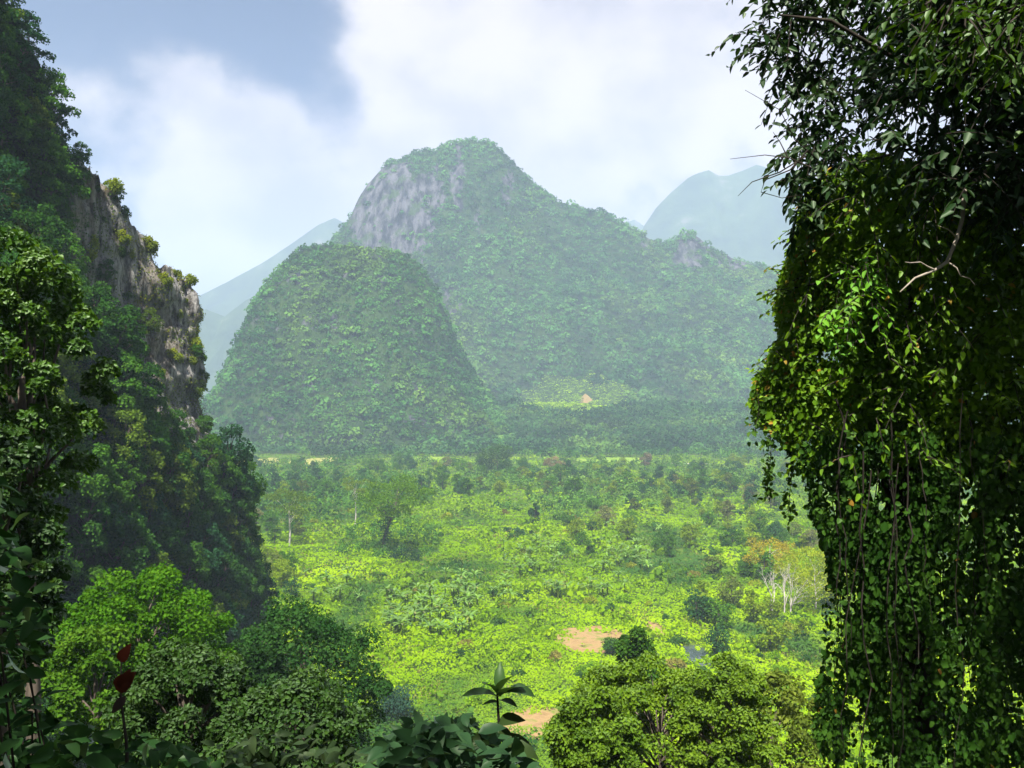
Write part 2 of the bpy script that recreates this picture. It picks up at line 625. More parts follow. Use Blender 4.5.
def wall_rock(s, h):
    p = wall0(s, h)
    r = (np.interp(p[..., 1], [188, 200, 240, 262], [0, 1, 1, .3]) * np.interp(h, [.50, .64, 1.0, 1.06], [0, 1, 1, .1]))
    r2 = np.interp(p[..., 1], [120, 135, 160, 172], [0, .6, .6, 0]) * np.interp(h, [.80, .88, 1.0, 1.05], [0, .9, .5, 0])
    r = np.maximum(r, r2)
    if p.ndim > 1 or True:
        x, y, z = (np.atleast_1d(p[..., k]).ravel() for k in range(3))
        y_ = np.maximum(y, 1.0)
        w = (fbm(x / 6, y / 6, z / 6, 3, 19) - .5) * 26
        face = inpoly(512 + F * x / y_ + w, HZ - F * (z - EYE) / y_ + w, [(92, 186), (130, 200), (195, 245), (220, 330), (222, 418), (178, 420), (152, 388), (124, 335), (104, 270)]) & (y > 150)
        r = np.maximum(r * .8, face.reshape(p.shape[:-1]) * 1.05)
    return np.clip(r * 1.9 - 1.5 * fbm(p[..., 0] / 9, p[..., 1] / 9, p[..., 2] / 16, 4, 5), 0, 1)


def wall(s, h):
    p = wall0(s, h)
    e = 0.5
    ds = wall0(s + e, h) - wall0(s - e, h)
    n = unit(np.stack([ds[..., 1], -ds[..., 0], np.zeros_like(ds[..., 0])], -1))
    x, y, z = p[..., 0], p[..., 1], p[..., 2]
    big = (fbm(x / 22, y / 22, z / 30, 3, 2) - .5) * 7 * np.clip(z / 30, 0.2, 1)
    rk = wall_rock(s, h)
    # vertical flutes and ledges of weathered limestone
    fl = np.abs(fbm(x / 5, y / 5, z / 26, 3, 8) - .5) * 2
    led = (fbm(x / 12, y / 12, z / 5, 3, 9) - .5)
    d = big + rk * (led * 4.0 - fl * 3.4 + 1.2) + (fbm(x / 3.5, y / 3.5, z / 6, 3, 14) - .5) * (0.6 + 2.0 * rk)
    d = d + rk * (np.abs(fbm(x / 1.9, y / 1.9, z / 9, 2, 17) - .5) * -3.2 + (fbm(x / 2.4, y / 2.4, z / 2.0, 3, 18) - .5) * 1.6)
    top = np.clip((h - 0.85) / 0.15, 0, 1) * np.clip((1.3 - h) / .2, 0, 1)
    up = top * rk * (fbm(x / 3.2, y / 3.2, octv=3, seed=15) - .42) * 11
    p = p + n * d[..., None]
    p[..., 2] += up
    return p


hs_ = np.concatenate([np.linspace(0, .45, 40, endpoint=False), np.linspace(.45, 1.05, 110, endpoint=False), np.linspace(1.05, 2.0, 14)])
ss_ = np.concatenate([np.linspace(0, 150, 50, endpoint=False), np.linspace(150, 330, 240, endpoint=False), np.linspace(330, WLEN, 30)])
sg, hg = np.meshgrid(ss_, hs_)
P = wall(sg, hg)
nc = len(ss_)
ii = np.arange(len(hs_) - 1)[:, None] * nc + np.arange(nc - 1)[None]
q = np.stack([ii, ii + 1, ii + nc + 1, ii + nc], -1).reshape(-1, 4)
rk = wall_rock(sg, hg)
m_wall, t = new_mat('cliff_wall')
tcn = nd(t, 'ShaderNodeTexCoord')


def wn(scale, stretch, detail=9, rough=.65):
    mpn = nd(t, 'ShaderNodeMapping')
    mpn.inputs['Scale'].default_value = stretch
    t.links.new(tcn.outputs['Object'], mpn.inputs[0])
    nz = nd(t, 'ShaderNodeTexNoise')
    nz.inputs['Scale'].default_value = scale
    nz.inputs['Detail'].default_value = detail
    nz.inputs['Roughness'].default_value = rough
    t.links.new(mpn.outputs[0], nz.inputs['Vector'])
    return nz.outputs[0]


streak = wn(.75, (1, 1, .22), 12, .72)
fine = wn(2.2, (1, 1, .7), 10, .75)
blot = wn(.12, (1, 1, .5), 5)
rc = mixc(t, smooth(t, streak, .36, .64), (0.016, 0.016, 0.018), (0.50, 0.48, 0.45))
rc = mixc(t, mth(t, 'MULTIPLY', smooth(t, fine, .52, .66), .6), rc, (0.045, 0.046, 0.042))
rc = mixc(t, mth(t, 'MULTIPLY', smooth(t, blot, .50, .66), .45), rc, (0.20, 0.16, 0.085))
gcn = mixc(t, smooth(t, fine, .35, .65), (0.016, 0.030, 0.008), (0.045, 0.070, 0.018))
aa = nd(t, 'ShaderNodeAttribute', attribute_name='alt')
bb = nd(t, 'ShaderNodeBsdfPrincipled')
bb.inputs['Roughness'].default_value = .95
bb.inputs['Specular IOR Level'].default_value = .1
t.links.new(mixc(t, smooth(t, aa.outputs['Fac'], .05, .35), gcn, rc), bb.inputs['Base Color'])
bp = nd(t, 'ShaderNodeBump')
bp.inputs['Strength'].default_value = 1.0
bp.inputs['Distance'].default_value = 1.6
t.links.new(mth(t, 'ADD', streak, mth(t, 'MULTIPLY', fine, .5)), bp.inputs['Height'])
t.links.new(bp.outputs[0], bb.inputs['Normal'])
oo = nd(t, 'ShaderNodeOutputMaterial')
t.links.new(bb.outputs[0], oo.inputs[0])
struct('limestone_hill', make_mesh('limestone_hill', P.reshape(-1, 3), [q], m_wall, alt=rk.ravel()))


def wall_frame(s, h):
    p = wall(s, h)
    ds = wall(s + 1.5, h) - wall(s - 1.5, h)
    dh = wall(s, h + .015) - wall(s, h - .015)
    return p, unit(np.cross(ds, dh))


# ------------------------------------------------------------------ mountains
def grid_mesh(name, X, Y, Z, mat, alt=None):
    ny, nx = X.shape
    ii = np.arange(ny - 1)[:, None] * nx + np.arange(nx - 1)[None]
    q = np.stack([ii, ii + 1, ii + nx + 1, ii + nx], -1).reshape(-1, 4)
    return make_mesh(name, np.column_stack([X.ravel(), Y.ravel(), Z.ravel()]), [q], mat, alt=None if alt is None else alt.ravel(), smooth_=True)


def profile(pts, y):
    pts = np.array(pts, float)
    return (pts[:, 0] - 512) / F * y, EYE + (HZ - pts[:, 1]) / F * y


BIG_Y, BIG_F = 2700.0, 1820.0
bpx, bpz = profile([(120, 440), (250, 425), (290, 380), (318, 290), (330, 250), (346, 228), (362, 193), (385, 165), (410, 153), (434, 150), (447, 140), (471, 140),
                    (497, 147), (515, 162), (535, 181), (556, 202), (577, 207), (600, 212), (625, 223), (650, 236), (668, 242), (676, 236), (690, 235), (705, 241),
                    (716, 250), (740, 259), (765, 268), (785, 278), (830, 312), (900, 360), (990, 420), (1100, 437)], BIG_Y)


def sm_prof(x, w):
    r = 0
    for k in np.linspace(-1, 1, 9):
        r = r + np.interp(x + k * w, bpx, bpz)
    return r / 9


def big_h(x, y):
    t = np.clip((y - BIG_F) / (BIG_Y - BIG_F), 0, 1)
    wob = (fbm(x / 260, y / 260, octv=4, seed=31) - .5)
    w = 15 + (1 - t) * 260
    pr = sm_prof(x, w) * .999
    left = np.clip((-180 - x) / 180, 0, 1) * np.clip((bpz.max() - 0) / 600, 0, 1)      # the bare face to the left drops steeply
    g = np.interp(t, [0, .12, .35, .6, .8, .93, 1], [0, .05, .20, .46, .70, .905, 1.0])
    gl = np.interp(t, [0, .12, .35, .6, .74, .90, 1], [0, .05, .20, .42, .60, .93, 1.0])
    g = g + (gl - g) * left
    z = pr * g
    rough = np.sin(np.pi * np.clip(t, 0, 1)) * 0.9 + 0.1
    z = z + wob * 85 * rough * np.clip(pr / 300, 0, 1) + (fbm(x / 60, y / 90, octv=4, seed=33) - .5) * 34 * np.clip(t * 3, 0, 1) * np.clip(pr / 250, 0, 1)
    z = z - np.abs(fbm(x / 120, y / 420, octv=4, seed=36) - .5) * 150 * rough * np.clip(pr / 300, 0, 1) + 16 * rough
    back = np.clip((y - BIG_Y) / 700, 0, 1)
    z = z * (1 - back ** 1.3)
    return np.maximum(z, -2) * np.clip(t * 8, 0, 1)


def big_rock(x, y, z):
    u, v = 512 + F * x / y, HZ - F * (z - EYE) / y
    n = fbm(x / 22, y / 30, z / 160, 4, 41) - .5        # streaks run down the face
    n2 = fbm(x / 60, y / 60, z / 60, 3, 43) - .5

    def el(cu, cv, ru, rv, k=0.0):
        uu = u + k * (v - cv)
        return 1 - ((uu - cu) / ru) ** 2 - ((v - cv) / rv) ** 2
    f = np.maximum.reduce([el(386, 206, 50, 60, -.25) * 1.7, el(432, 205, 12, 46, .1) * .8, el(417, 246, 24, 12) * .7, el(457, 178, 7, 34) * .7, el(506, 185, 8, 16) * .5,
                           el(691, 250, 20, 18) * .9, el(478, 228, 5, 20) * .3, el(646, 243, 10, 6) * .4, el(735, 262, 16, 8) * .5, el(450, 300, 8, 16) * .3])
    return np.clip((f + n * 2.3 + n2 * 1.2) * 1.6, 0, 1) * (y < BIG_Y + 60)


X, Y = np.meshgrid(np.linspace(-1200, 1800, 520), np.linspace(BIG_F - 10, 3400, 300))
Z = big_h(X, Y)
struct('mountain', grid_mesh('mountain', X, Y, Z, M_MOUNT, big_rock(X, Y, Z)))

SM_Y = 1640.0
spx, spz = profile([(120, 447), (206, 444), (222, 425), (231, 392), (243, 352), (246, 325), (256, 303), (274, 274), (290, 257), (302, 250), (326, 245), (352, 249), (380, 250), (400, 253),
                    (417, 262), (430, 282), (442, 306), (456, 340), (469, 368), (484, 394), (506, 418), (540, 438), (600, 446)], SM_Y)


def small_h(x, y):
    w = np.where(y < SM_Y, (SM_Y - y) / 290, (y - SM_Y) / 420)
    w = np.clip(w, 0, 1)
    pr = 0
    for k in np.linspace(-1, 1, 5):
        pr = pr + np.interp(x + k * (8 + 70 * w), spx, spz) / 5
    g = np.interp(w, [0, .2, .45, .75, 1], [1, .86, .58, .22, 0])
    z = pr * g + (fbm(x / 80, y / 80, octv=4, seed=51) - .5) * 46 * 1.5 * np.sin(np.pi * np.clip(w, 0.04, 1)) * np.clip(pr / 100, 0, 1)
    return np.where(w >= 1, -2, z)


X, Y = np.meshgrid(np.linspace(-740, 190, 260), np.linspace(1340, 2070, 200))
Z = small_h(X, Y)
struct('mountain', grid_mesh('mountain', X, Y, Z, M_MOUNT, np.clip(fbm(X / 25, Y / 25, Z / 50, 4, 55) * 4 - 2.55, 0, 1)))


def foot_z(x, y):
    return np.clip((y - 1330) / 420, 0, 1) ** 1.1 * 62 * (0.8 + 0.5 * fbm(x / 200, y / 200, octv=3, seed=61))


X, Y = np.meshgrid(np.linspace(-1300, 1700, 150), np.linspace(1320, 2700, 80))
struct('foothill', grid_mesh('foothill', X, Y, foot_z(X, Y) - 0.5, M_MOUNT))


def land(x, y):
    """surface height beyond the plain, whichever of the hills is on top"""
    return np.maximum.reduce([big_h(x, y), np.where((x > -740) & (x < 190) & (y > 1340) & (y < 2070), small_h(x, y), -2), np.where(y > 1320, foot_z(x, y) - .5, 0)])


def far_ridge(pts, yc, depth, seed, amp):
    px, pz = profile(pts, yc)
    X, Y = np.meshgrid(np.linspace(px[0], px[-1], 220), np.linspace(yc - depth, yc + depth, 90))
    w = np.abs(Y - yc) / depth
    g = np.interp(w, [0, .25, .6, 1], [1, .74, .33, 0])
    Z = np.interp(X, px, pz) * g + (fbm(X / (depth * .28), Y / (depth * .28), octv=5, seed=seed) - .5) * amp * np.clip(np.sin(np.pi * np.clip(w, .03, 1)), 0, 1)
    struct('far_mountain', grid_mesh('far_mountain', X, Y, np.maximum(Z - w * 6, -2), M_FARM))


far_ridge([(520, 392), (560, 330), (596, 250), (612, 236), (622, 222), (634, 217), (646, 225), (665, 260), (720, 380)], 7800, 900, 71, 220)
far_ridge([(590, 390), (622, 270), (645, 222), (656, 205), (670, 190), (688, 175), (698, 170), (708, 167), (718, 173), (727, 174), (742, 170), (756, 164), (770, 168), (784, 173), (800, 170), (820, 182),
           (860, 200), (900, 190), (960, 240), (1040, 300), (1140, 380)], 6200, 1500, 72, 420)
far_ridge([(-60, 360), (60, 330), (150, 310), (200, 294), (228, 280), (262, 262), (290, 244), (318, 224), (335, 216), (350, 224), (390, 260), (470, 380)], 6600, 1300, 73, 300)
far_ridge([(60, 380), (140, 340), (190, 318), (206, 308), (225, 316), (245, 300), (262, 290), (285, 300), (320, 330), (380, 390)], 4800, 800, 74, 180)


# ------------------------------------------------------------------ forests seen from afar (one mass each)
def forest(g, P, N, rad, nq, rng, tone0, alt0, flat=1.0, qs=0.50):
    n = len(P)
    d = rng.normal(size=(n, nq, 3))
    d[..., 2] = np.abs(d[..., 2]) * 1.1 - 0.25
    d = unit(d)
    rr = rad[:, None] * rng.uniform(.7, 1.08, (n, nq))
    sc = np.array((1, 1, flat))
    lift = rad[:, None] * 0.35
    pos = P[:, None] + d * rr[..., None] * sc
    pos[..., 2] += lift
    nn = unit(d + rng.normal(size=d.shape) * .45 + np.array((0, 0, .25)))
    ax = unit(np.cross(nn, rng.normal(size=nn.shape)))
    L = (rad[:, None] * qs * rng.uniform(.7, 1.3, (n, nq)))
    pos = pos - ax * L[..., None] * .5
    tone = np.clip(tone0[:, None] + rng.normal(size=(n, nq)) * .08, 0, 1)
    g.leaves(pos.reshape(-1, 3), ax.reshape(-1, 3), nn.reshape(-1, 3), L.ravel(), L.ravel() * .95, 'quad', .1, .1, tone.ravel(), np.repeat(alt0, nq))


def scatter(x0, x1, y0, y1, step, rng):
    gx_, gy_ = np.meshgrid(np.arange(x0, x1, step), np.arange(y0, y1, step))
    x = gx_.ravel() + rng.uniform(-.5, .5, gx_.size) * step * 1.1
    y = gy_.ravel() + rng.uniform(-.5, .5, gx_.size) * step * 1.1
    return x, y


def on_hill(fn, x, y, rng, cover):
    e = 3.0
    z = fn(x, y)
    zx, zy = (fn(x + e, y) - fn(x - e, y)) / (2 * e), (fn(x, y + e) - fn(x, y - e)) / (2 * e)
    N = unit(np.column_stack([-zx, -zy, np.ones_like(zx)]))
    return z, N


GLADE = (at(575, 397, 1600)[0], 1600.0)
rng = np.random.default_rng(11)
x, y = scatter(-840, 1480, BIG_F, BIG_Y + 60, 8.4, rng)
z, N = on_hill(big_h, x, y, rng, 1)
rkk = big_rock(x, y, z)
u_, v_ = 512 + F * x / y, HZ - F * (z - EYE) / y
keep = (rng.uniform(size=len(x)) < 0.985 - rkk * .93) & (z > foot_z(x, y) - 3) & (z > 3)
shadow_small = (x > -740) & (x < 190) & (y > 1340) & (y < 2070)
keep &= ~(shadow_small & (small_h(x, y) > z))
glade = ((u_ - 574) / 60) ** 2 + ((v_ - 397) / 19) ** 2 < 1 + (fbm(x / 40, y / 40, octv=3, seed=62) - .5) * 1.6
keep &= ~glade
x, y, z = x[keep], y[keep], z[keep]
pat = fbm(x / 90, y / 90, z / 90, 4, 64)
tone = np.clip(.45 + (pat - .5) * 1.8 + rng.normal(size=len(x)) * .26, 0, 1)
alt = np.clip((fbm(x / 140, y / 140, octv=3, seed=66) - .5) * 3 + rng.normal(size=len(x)) * .3 + (.25 - z / 1500), 0, .95)
g = Geo()
forest(g, np.column_stack([x, y, z]), N[keep], rng.uniform(3.9, 7.0, len(x)) * np.clip(rng.lognormal(0, .45, len(x)), 0.5, 2.4), 36, rng, tone, alt)
tag(link('mountain_forest', g.mesh('mountain_forest', M_FAR), None, (0.064, 0.200, 0.040)),
    'dense green forest covering the tall mountain with the grey cliff face', 'forest', None, 'stuff')

rng = np.random.default_rng(12)
x, y = scatter(-720, 188, 1350, SM_Y + 400, 6.4, rng)
z, N = on_hill(small_h, x, y, rng, 1)
keep = (z > foot_z(x, y) - 3) & (z > 2) & (z > big_h(x, y) - 2)
x, y, z, N = x[keep], y[keep], z[keep], N[keep]
pat = fbm(x / 60, y / 60, z / 60, 4, 67)
tone = np.clip(.45 + (pat - .5) * 1.8 + rng.normal(size=len(x)) * .26, 0, 1)
alt = np.clip((fbm(x / 90, y / 90, octv=3, seed=68) - .45) * 3 + rng.normal(size=len(x)) * .22, 0, .95)
g = Geo()
forest(g, np.column_stack([x, y, z]), N, rng.uniform(3.0, 5.4, len(x)) * np.clip(rng.lognormal(0, .45, len(x)), 0.5, 2.4), 38, rng, tone, alt)
tag(link('mountain_forest', g.mesh('mountain_forest', M_FAR), None, (0.058, 0.190, 0.034)),
    'dense green forest covering the low round dome hill in front', 'forest', None, 'stuff')

# meadow in the glade at the mountain's foot
rng = np.random.default_rng(13)
x, y = scatter(-40, 420, 1500, 2500, 4.6, rng)
z = land(x, y)
u_, v_ = 512 + F * x / y, HZ - F * (z - EYE) / y
keep = ((u_ - 574) / 66) ** 2 + ((v_ - 397) / 22) ** 2 < 1 + (fbm(x / 40, y / 40, octv=3, seed=62) - .5) * 1.6
keep &= ~(((u_ - 587) / 6) ** 2 + ((v_ - 397) / 6) ** 2 < 1)
x, y, z = x[keep], y[keep], z[keep]
g = Geo()
forest(g, np.column_stack([x, y, z - .5]), None, rng.uniform(1.8, 3.4, len(x)) * rng.lognormal(0, .35, len(x)), 18, rng, np.clip(rng.normal(.5, .2, len(x)), 0, 1), np.clip(rng.normal(.2, .35, len(x)), 0, 1), .7, .42)
tag(link('meadow_grass', g.mesh('meadow_grass', M_FAR), None, (0.33, 0.54, 0.02)), 'bright green open glade at the foot of the tall mountain', 'meadow', None, 'stuff')
c = at(587, 397, 1600)
u0 = np.array([(585, 394), (588, 396), (593, 401), (588, 404), (580, 403), (581, 398)], float)
pts = []
for uu, vv in u0:                      # bare earth cut lying on the slope
    ys_ = np.linspace(1450, 2500, 1800)
    xs_ = (uu - 512) / F * ys_
    zz = land(xs_, ys_)
    k = np.argmax(EYE + (HZ - vv) / F * ys_ < zz)
    pts.append((xs_[k], ys_[k], zz[k] + 1.0))
struct('bare_soil', make_mesh('bare_soil', pts + [tuple(np.mean(pts, 0) + (0, 0, 1.0))], [np.array([(6, i, (i + 1) % 6) for i in range(6)])], M_SOIL))

# woodland at the foot of the mountains
rng = np.random.default_rng(14)
x, y = scatter(-860, 1150, 1190, 1960, 8.4, rng)
z = np.where(y > 1320, foot_z(x, y), 0)
keep = (((512 + F * x / y - 572) / 58) ** 2 + ((HZ - F * (z - EYE) / y - 400) / 14) ** 2 > 1) & (y < 1850 + 260 * (fbm(x / 70, y * 0, octv=3, seed=76) - .5)) & (y > 1215 + 260 * (fbm(x / 60, y * 0, octv=3, seed=72) - .40)) & (land(x, y) < z + 6) & free(x, y, 1.1, 60) & (np.abs(x) < y * .62)
HOUSES = [at(395, 438.5, 1430), at(425, 435, 1450)]
for hh in HOUSES:
    keep &= ~((np.abs(x - hh[0]) < 12) & (y < hh[1] + 9) & (y > hh[1] - 45))
x, y, z = x[keep], y[keep], z[keep]
pat = fbm(x / 70, y / 70, octv=3, seed=69)
tone = np.clip(.42 + (pat - .5) * 1.9 + rng.normal(size=len(x)) * .24, 0, 1)
alt = np.clip((fbm(x / 120, y / 60, octv=3, seed=70) - .52) * 4 + rng.normal(size=len(x)) * .15, 0, .8)
g = Geo()
rad = rng.uniform(3.2, 6.8, len(x)) * rng.lognormal(0, .25, len(x))
forest(g, np.column_stack([x, y, z + rad * .7]), None, rad, 20, rng, tone, alt, .95, .5)
tag(link('woodland', g.mesh('woodland', M_FAR), None, (0.040, 0.125, 0.030)), 'dark green woodland belt between the plain and the mountains', 'forest', None, 'stuff')

for (hh, wm, lab, nm) in ((HOUSES[0], M_WHITE, 'tiny white walled low house in the dark woodland belt', 1),
                          (HOUSES[1], M_PINK, 'tiny house with a reddish roof in the dark woodland belt', 2)):
    w_, d_, h_ = (15, 7, 3.2) if nm == 1 else (13, 8, 4)
    zb = float(foot_z(np.array([hh[0]]), np.array([hh[1]]))[0])
    zb = max(zb, hh[2] - 1)
    g1 = Geo()
    g1.box((0, 0, h_ / 2 - 1), (w_, d_, h_ + 2))
    g2 = Geo()
    ov = .8
    rh = 1.6 if nm == 1 else 3.4
    Vr = [(-w_ / 2 - ov, -d_ / 2 - ov, h_), (w_ / 2 + ov, -d_ / 2 - ov, h_), (w_ / 2 + ov, d_ / 2 + ov, h_), (-w_ / 2 - ov, d_ / 2 + ov, h_), (-w_ / 2, 0, h_ + rh), (w_ / 2, 0, h_ + rh)]
    g2.add(Vr, [np.array([(0, 1, 5, 4), (2, 3, 4, 5)]), np.array([(1, 2, 5), (3, 0, 4)]), np.array([(0, 3, 2, 1)])])
    thing('house', [('wall', g1.mesh('wall', wm), None), ('roof', g2.mesh('roof', M_WHITE if nm == 1 else M_ROOF), None)], (hh[0], hh[1], zb), .1, 1, lab, 'house')


# ------------------------------------------------------------------ plant builders (shared meshes)
def clump_leaves(g, rng, C, Rr, n, L, Wd, shape='quad', up=.3, droop=.12, jit=.6, alt=0.0, shell=(.62, 1.06), tmean=.5):
    """n leaves round each clump centre"""
    for c, r in zip(C, Rr):
        r = np.asarray(r, float) * np.ones(3)
        k = max(3, int(n * rng.uniform(.8, 1.2)))
        d = rng.normal(size=(k, 3))
        d[:, 2] = np.where(d[:, 2] < -.5, -d[:, 2] * .6, d[:, 2])
        d = unit(d)
        pos = c + d * r * rng.uniform(*shell, (k, 1))
        nn = unit(d * .8 + rng.normal(size=d.shape) * jit + np.array((0, 0, up)))
        ax = unit(np.cross(nn, rng.normal(size=nn.shape)) + d * .5 - np.array((0, 0, droop * 2.5)))
        ct = rng.normal(0, .12)
        t = np.clip(tmean + ct + rng.normal(size=k) * .17, 0, 1)
        ll = L * rng.uniform(.7, 1.3, k)
        g.leaves(pos, ax, nn, ll, ll * Wd / L, shape, .12, droop, t, alt)


def limb(g, a, b, r0, r1, rng, sag=0.1, k=5, sides=6, wob=.06, mi=0):
    a, b = np.array(a, float), np.array(b, float)
    t = np.linspace(0, 1, k)[:, None]
    L = np.linalg.norm(b - a)
    p = a + (b - a) * t + np.array((0, 0, sag * L)) * (4 * t * (1 - t)) + rng.normal(size=(k, 3)) * wob * L * np.sin(np.pi * t) * .5
    g.tube(p, np.linspace(r0, r1, k), sides, mi=mi)
    return p


def make_tree(seed, H, Rc, base, nclump, nleaf, L, Wd, trunk_r, bark, leafm=None, flat=.8, shape='quad', open_=.0, lean=0.0, top_bias=0.0, clump_r=.42, boxy=1.0, ragged=0.0):
    """H height, Rc crown radius, base height of the lowest leaves; returns trunk and crown meshes"""
    rng = np.random.default_rng(seed)
    gt, gc = Geo(), Geo()
    cz = (H + base) / 2
    hz = (H - base) / 2
    C, Rr = [], []
    for i in range(nclump):
        for _ in range(30):
            d = unit(rng.normal(size=3))
            d = np.sign(d) * np.abs(d) ** boxy
            rr = rng.uniform(.45, 1.0) ** .6
            zz = d[2] * rr
            if top_bias and zz < -0.5 + top_bias:
                continue
            c = np.array((d[0] * rr * Rc * (1 - .25 * max(zz, 0)), d[1] * rr * Rc * (1 - .25 * max(zz, 0)), cz + zz * hz))
            if all(np.linalg.norm(c - k) > Rc * .30 * (1 + open_) for k in C):
                break
        C.append(c)
        Rr.append(np.array((1, 1, flat)) * Rc * clump_r * rng.uniform(.7, 1.2))
    for i in range(int(nclump * ragged)):
        d = unit(rng.normal(size=3))
        d[2] = abs(d[2]) * .9 - .1
        C.append(np.array((d[0] * Rc * 1.05, d[1] * Rc * 1.05, cz + d[2] * hz * 1.08)) * 1.0)
        Rr.append(np.array((1, 1, 1.1)) * Rc * clump_r * rng.uniform(.25, .6))
    off = np.array((lean * H, 0, 0))
    tp = np.array([(0, 0, -1.5), (0.02 * H, 0, H * .2), (lean * H * .6, .02 * H, H * .5), (lean * H, 0, H * .78)])
    C = [c + off * (c[2] / H) for c in C]
    gt.tube(np.vstack([tp]), trunk_r * np.array((1.25, 1, .75, .35)), 8)
    for c in C[:max(6, nclump // 2)]:
        zs = np.clip(c[2] * rng.uniform(.5, .8), base * .55, H * .75)
        s = np.array([np.interp(zs, tp[:, 2], tp[:, k]) for k in range(3)])
        limb(gt, s, c, trunk_r * .38, trunk_r * .08, rng, .08, 5, 5)
    clump_leaves(gc, rng, C, Rr, nleaf, L, Wd, shape)
    return gt.mesh('trunk', bark, True), gc.mesh('crown', leafm or M_LEAF)


# ------------------------------------------------------------------ labels
ORD = ('', 'second ', 'third ', 'fourth ', 'fifth ', 'sixth ', 'seventh ', 'eighth ', 'ninth ', 'tenth ', 'eleventh ', 'twelfth ', 'thirteenth ', 'fourteenth ', 'fifteenth ', 'sixteenth ',
       'seventeenth ', 'eighteenth ', 'nineteenth ', 'twentieth ', '21st ', '22nd ', '23rd ', '24th ', '25th ', '26th ', '27th ', '28th ', '29th ', '30th ', '31st ', '32nd ', '33rd ', '34th ', '35th ',
       '36th ', '37th ', '38th ', '39th ', '40th ')


def label_all(items, marks):
    """items: (object, look, x, y); the label says the look and how near it stands to the nearest landmark"""
    cl_ = {}
    for o, look, x, y in items:
        ds = [math.hypot((x - mx), (y - my) * .6) for _, mx, my in marks]
        k = int(np.argmin(ds))
        cl_.setdefault((look, k), []).append((ds[k], o))
    for (look, k), lst in cl_.items():
        lst.sort(key=lambda e: e[0])
        for i, (d, o) in enumerate(lst):
            o['label'] = f'{look} {ORD[i]}nearest to {marks[k][0]}' if i < len(ORD) else f'{look} far from {marks[k][0]}'


# ------------------------------------------------------------------ valley scrub (stuff)
rng = np.random.default_rng(20)
n = 230000
v = HZ + 1.0 / rng.uniform(1 / 400.0, 1 / 52.0, n) * 1.0
v = rng.uniform(455, 790, n)
u = rng.uniform(130, 1080, n)
y = gy(v) + rng.normal(size=n) * 2
x = (u - 512) / F * y
mound = np.clip(fbm(x / 14, y / 14, octv=3, seed=81) * 2.6 - .85, 0, 1.6) * 2.0 + .3
fray = .78 + .5 * fbm(x / 5, y / 8, octv=3, seed=88)
keep = free(x, y, .62, .8) & ((x > -66) | (y > 285)) & (free(x, y, 1.18, 2) | (fbm(x / 3, y / 5, octv=3, seed=88) > .53))
x, y, mound = x[keep], y[keep], mound[keep]
n = len(x)
size = np.maximum(.42, 2.6 * y / F) * rng.uniform(.7, 1.35, n)
z = mound * rng.uniform(.25, 1.05, n) ** .6
e = 1.5
mx_ = (np.clip(fbm((x + e) / 14, y / 14, octv=3, seed=81) * 2.6 - .85, 0, 1.6) * 2 + .3 - mound) / e
nn = unit(np.column_stack([-mx_, -.35 + 0 * x, np.ones(n)]) + rng.normal(size=(n, 3)) * .42)
ax = unit(np.cross(nn, rng.normal(size=(n, 3))))
far_ = np.clip((y - 420) / 500, 0, 1)
pat = fbm(x / 45, y / 45, octv=4, seed=83)
tone = np.clip(.60 + (pat - .5) * 1.6 + rng.normal(size=n) * .09 - far_ * .08, 0, 1)
alt = np.clip((fbm(x / 30, y / 60, octv=4, seed=85) - .51) * 5 + far_ * .15 + rng.normal(size=n) * .10, 0, 1)
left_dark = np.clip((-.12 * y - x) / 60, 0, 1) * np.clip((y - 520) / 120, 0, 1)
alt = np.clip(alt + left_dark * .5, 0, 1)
g = Geo()
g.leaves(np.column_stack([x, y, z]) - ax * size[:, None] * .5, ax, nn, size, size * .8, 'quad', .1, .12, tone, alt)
# low bushes grown into the scrub
n = 15000
v = rng.uniform(462, 790, n)
u = rng.uniform(130, 1080, n)
y = gy(v) + rng.normal(size=n) * 4
x = (u - 512) / F * y
keep = free(x, y, 1.1, 5) & ((x > -66) | (y > 285)) & (fbm(x / 25, y / 40, octv=3, seed=87) > .40 + .05 * (y < 270))
x, y = x[keep], y[keep]
n = len(x)
far_ = np.clip((y - 420) / 500, 0, 1)
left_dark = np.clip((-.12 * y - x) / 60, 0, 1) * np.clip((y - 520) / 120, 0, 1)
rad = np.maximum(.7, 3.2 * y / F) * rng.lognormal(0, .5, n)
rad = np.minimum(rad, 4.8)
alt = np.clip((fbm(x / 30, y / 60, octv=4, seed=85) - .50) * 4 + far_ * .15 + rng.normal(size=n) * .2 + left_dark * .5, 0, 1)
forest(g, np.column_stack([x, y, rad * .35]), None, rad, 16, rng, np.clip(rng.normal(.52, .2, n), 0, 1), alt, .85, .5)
tag(link('valley_scrub', g.mesh('valley_scrub', M_SCRUB), None, (0.21, 0.37, 0.001)), 'bright yellow green creepers and low scrub covering the valley floor', 'scrub', None, 'stuff')

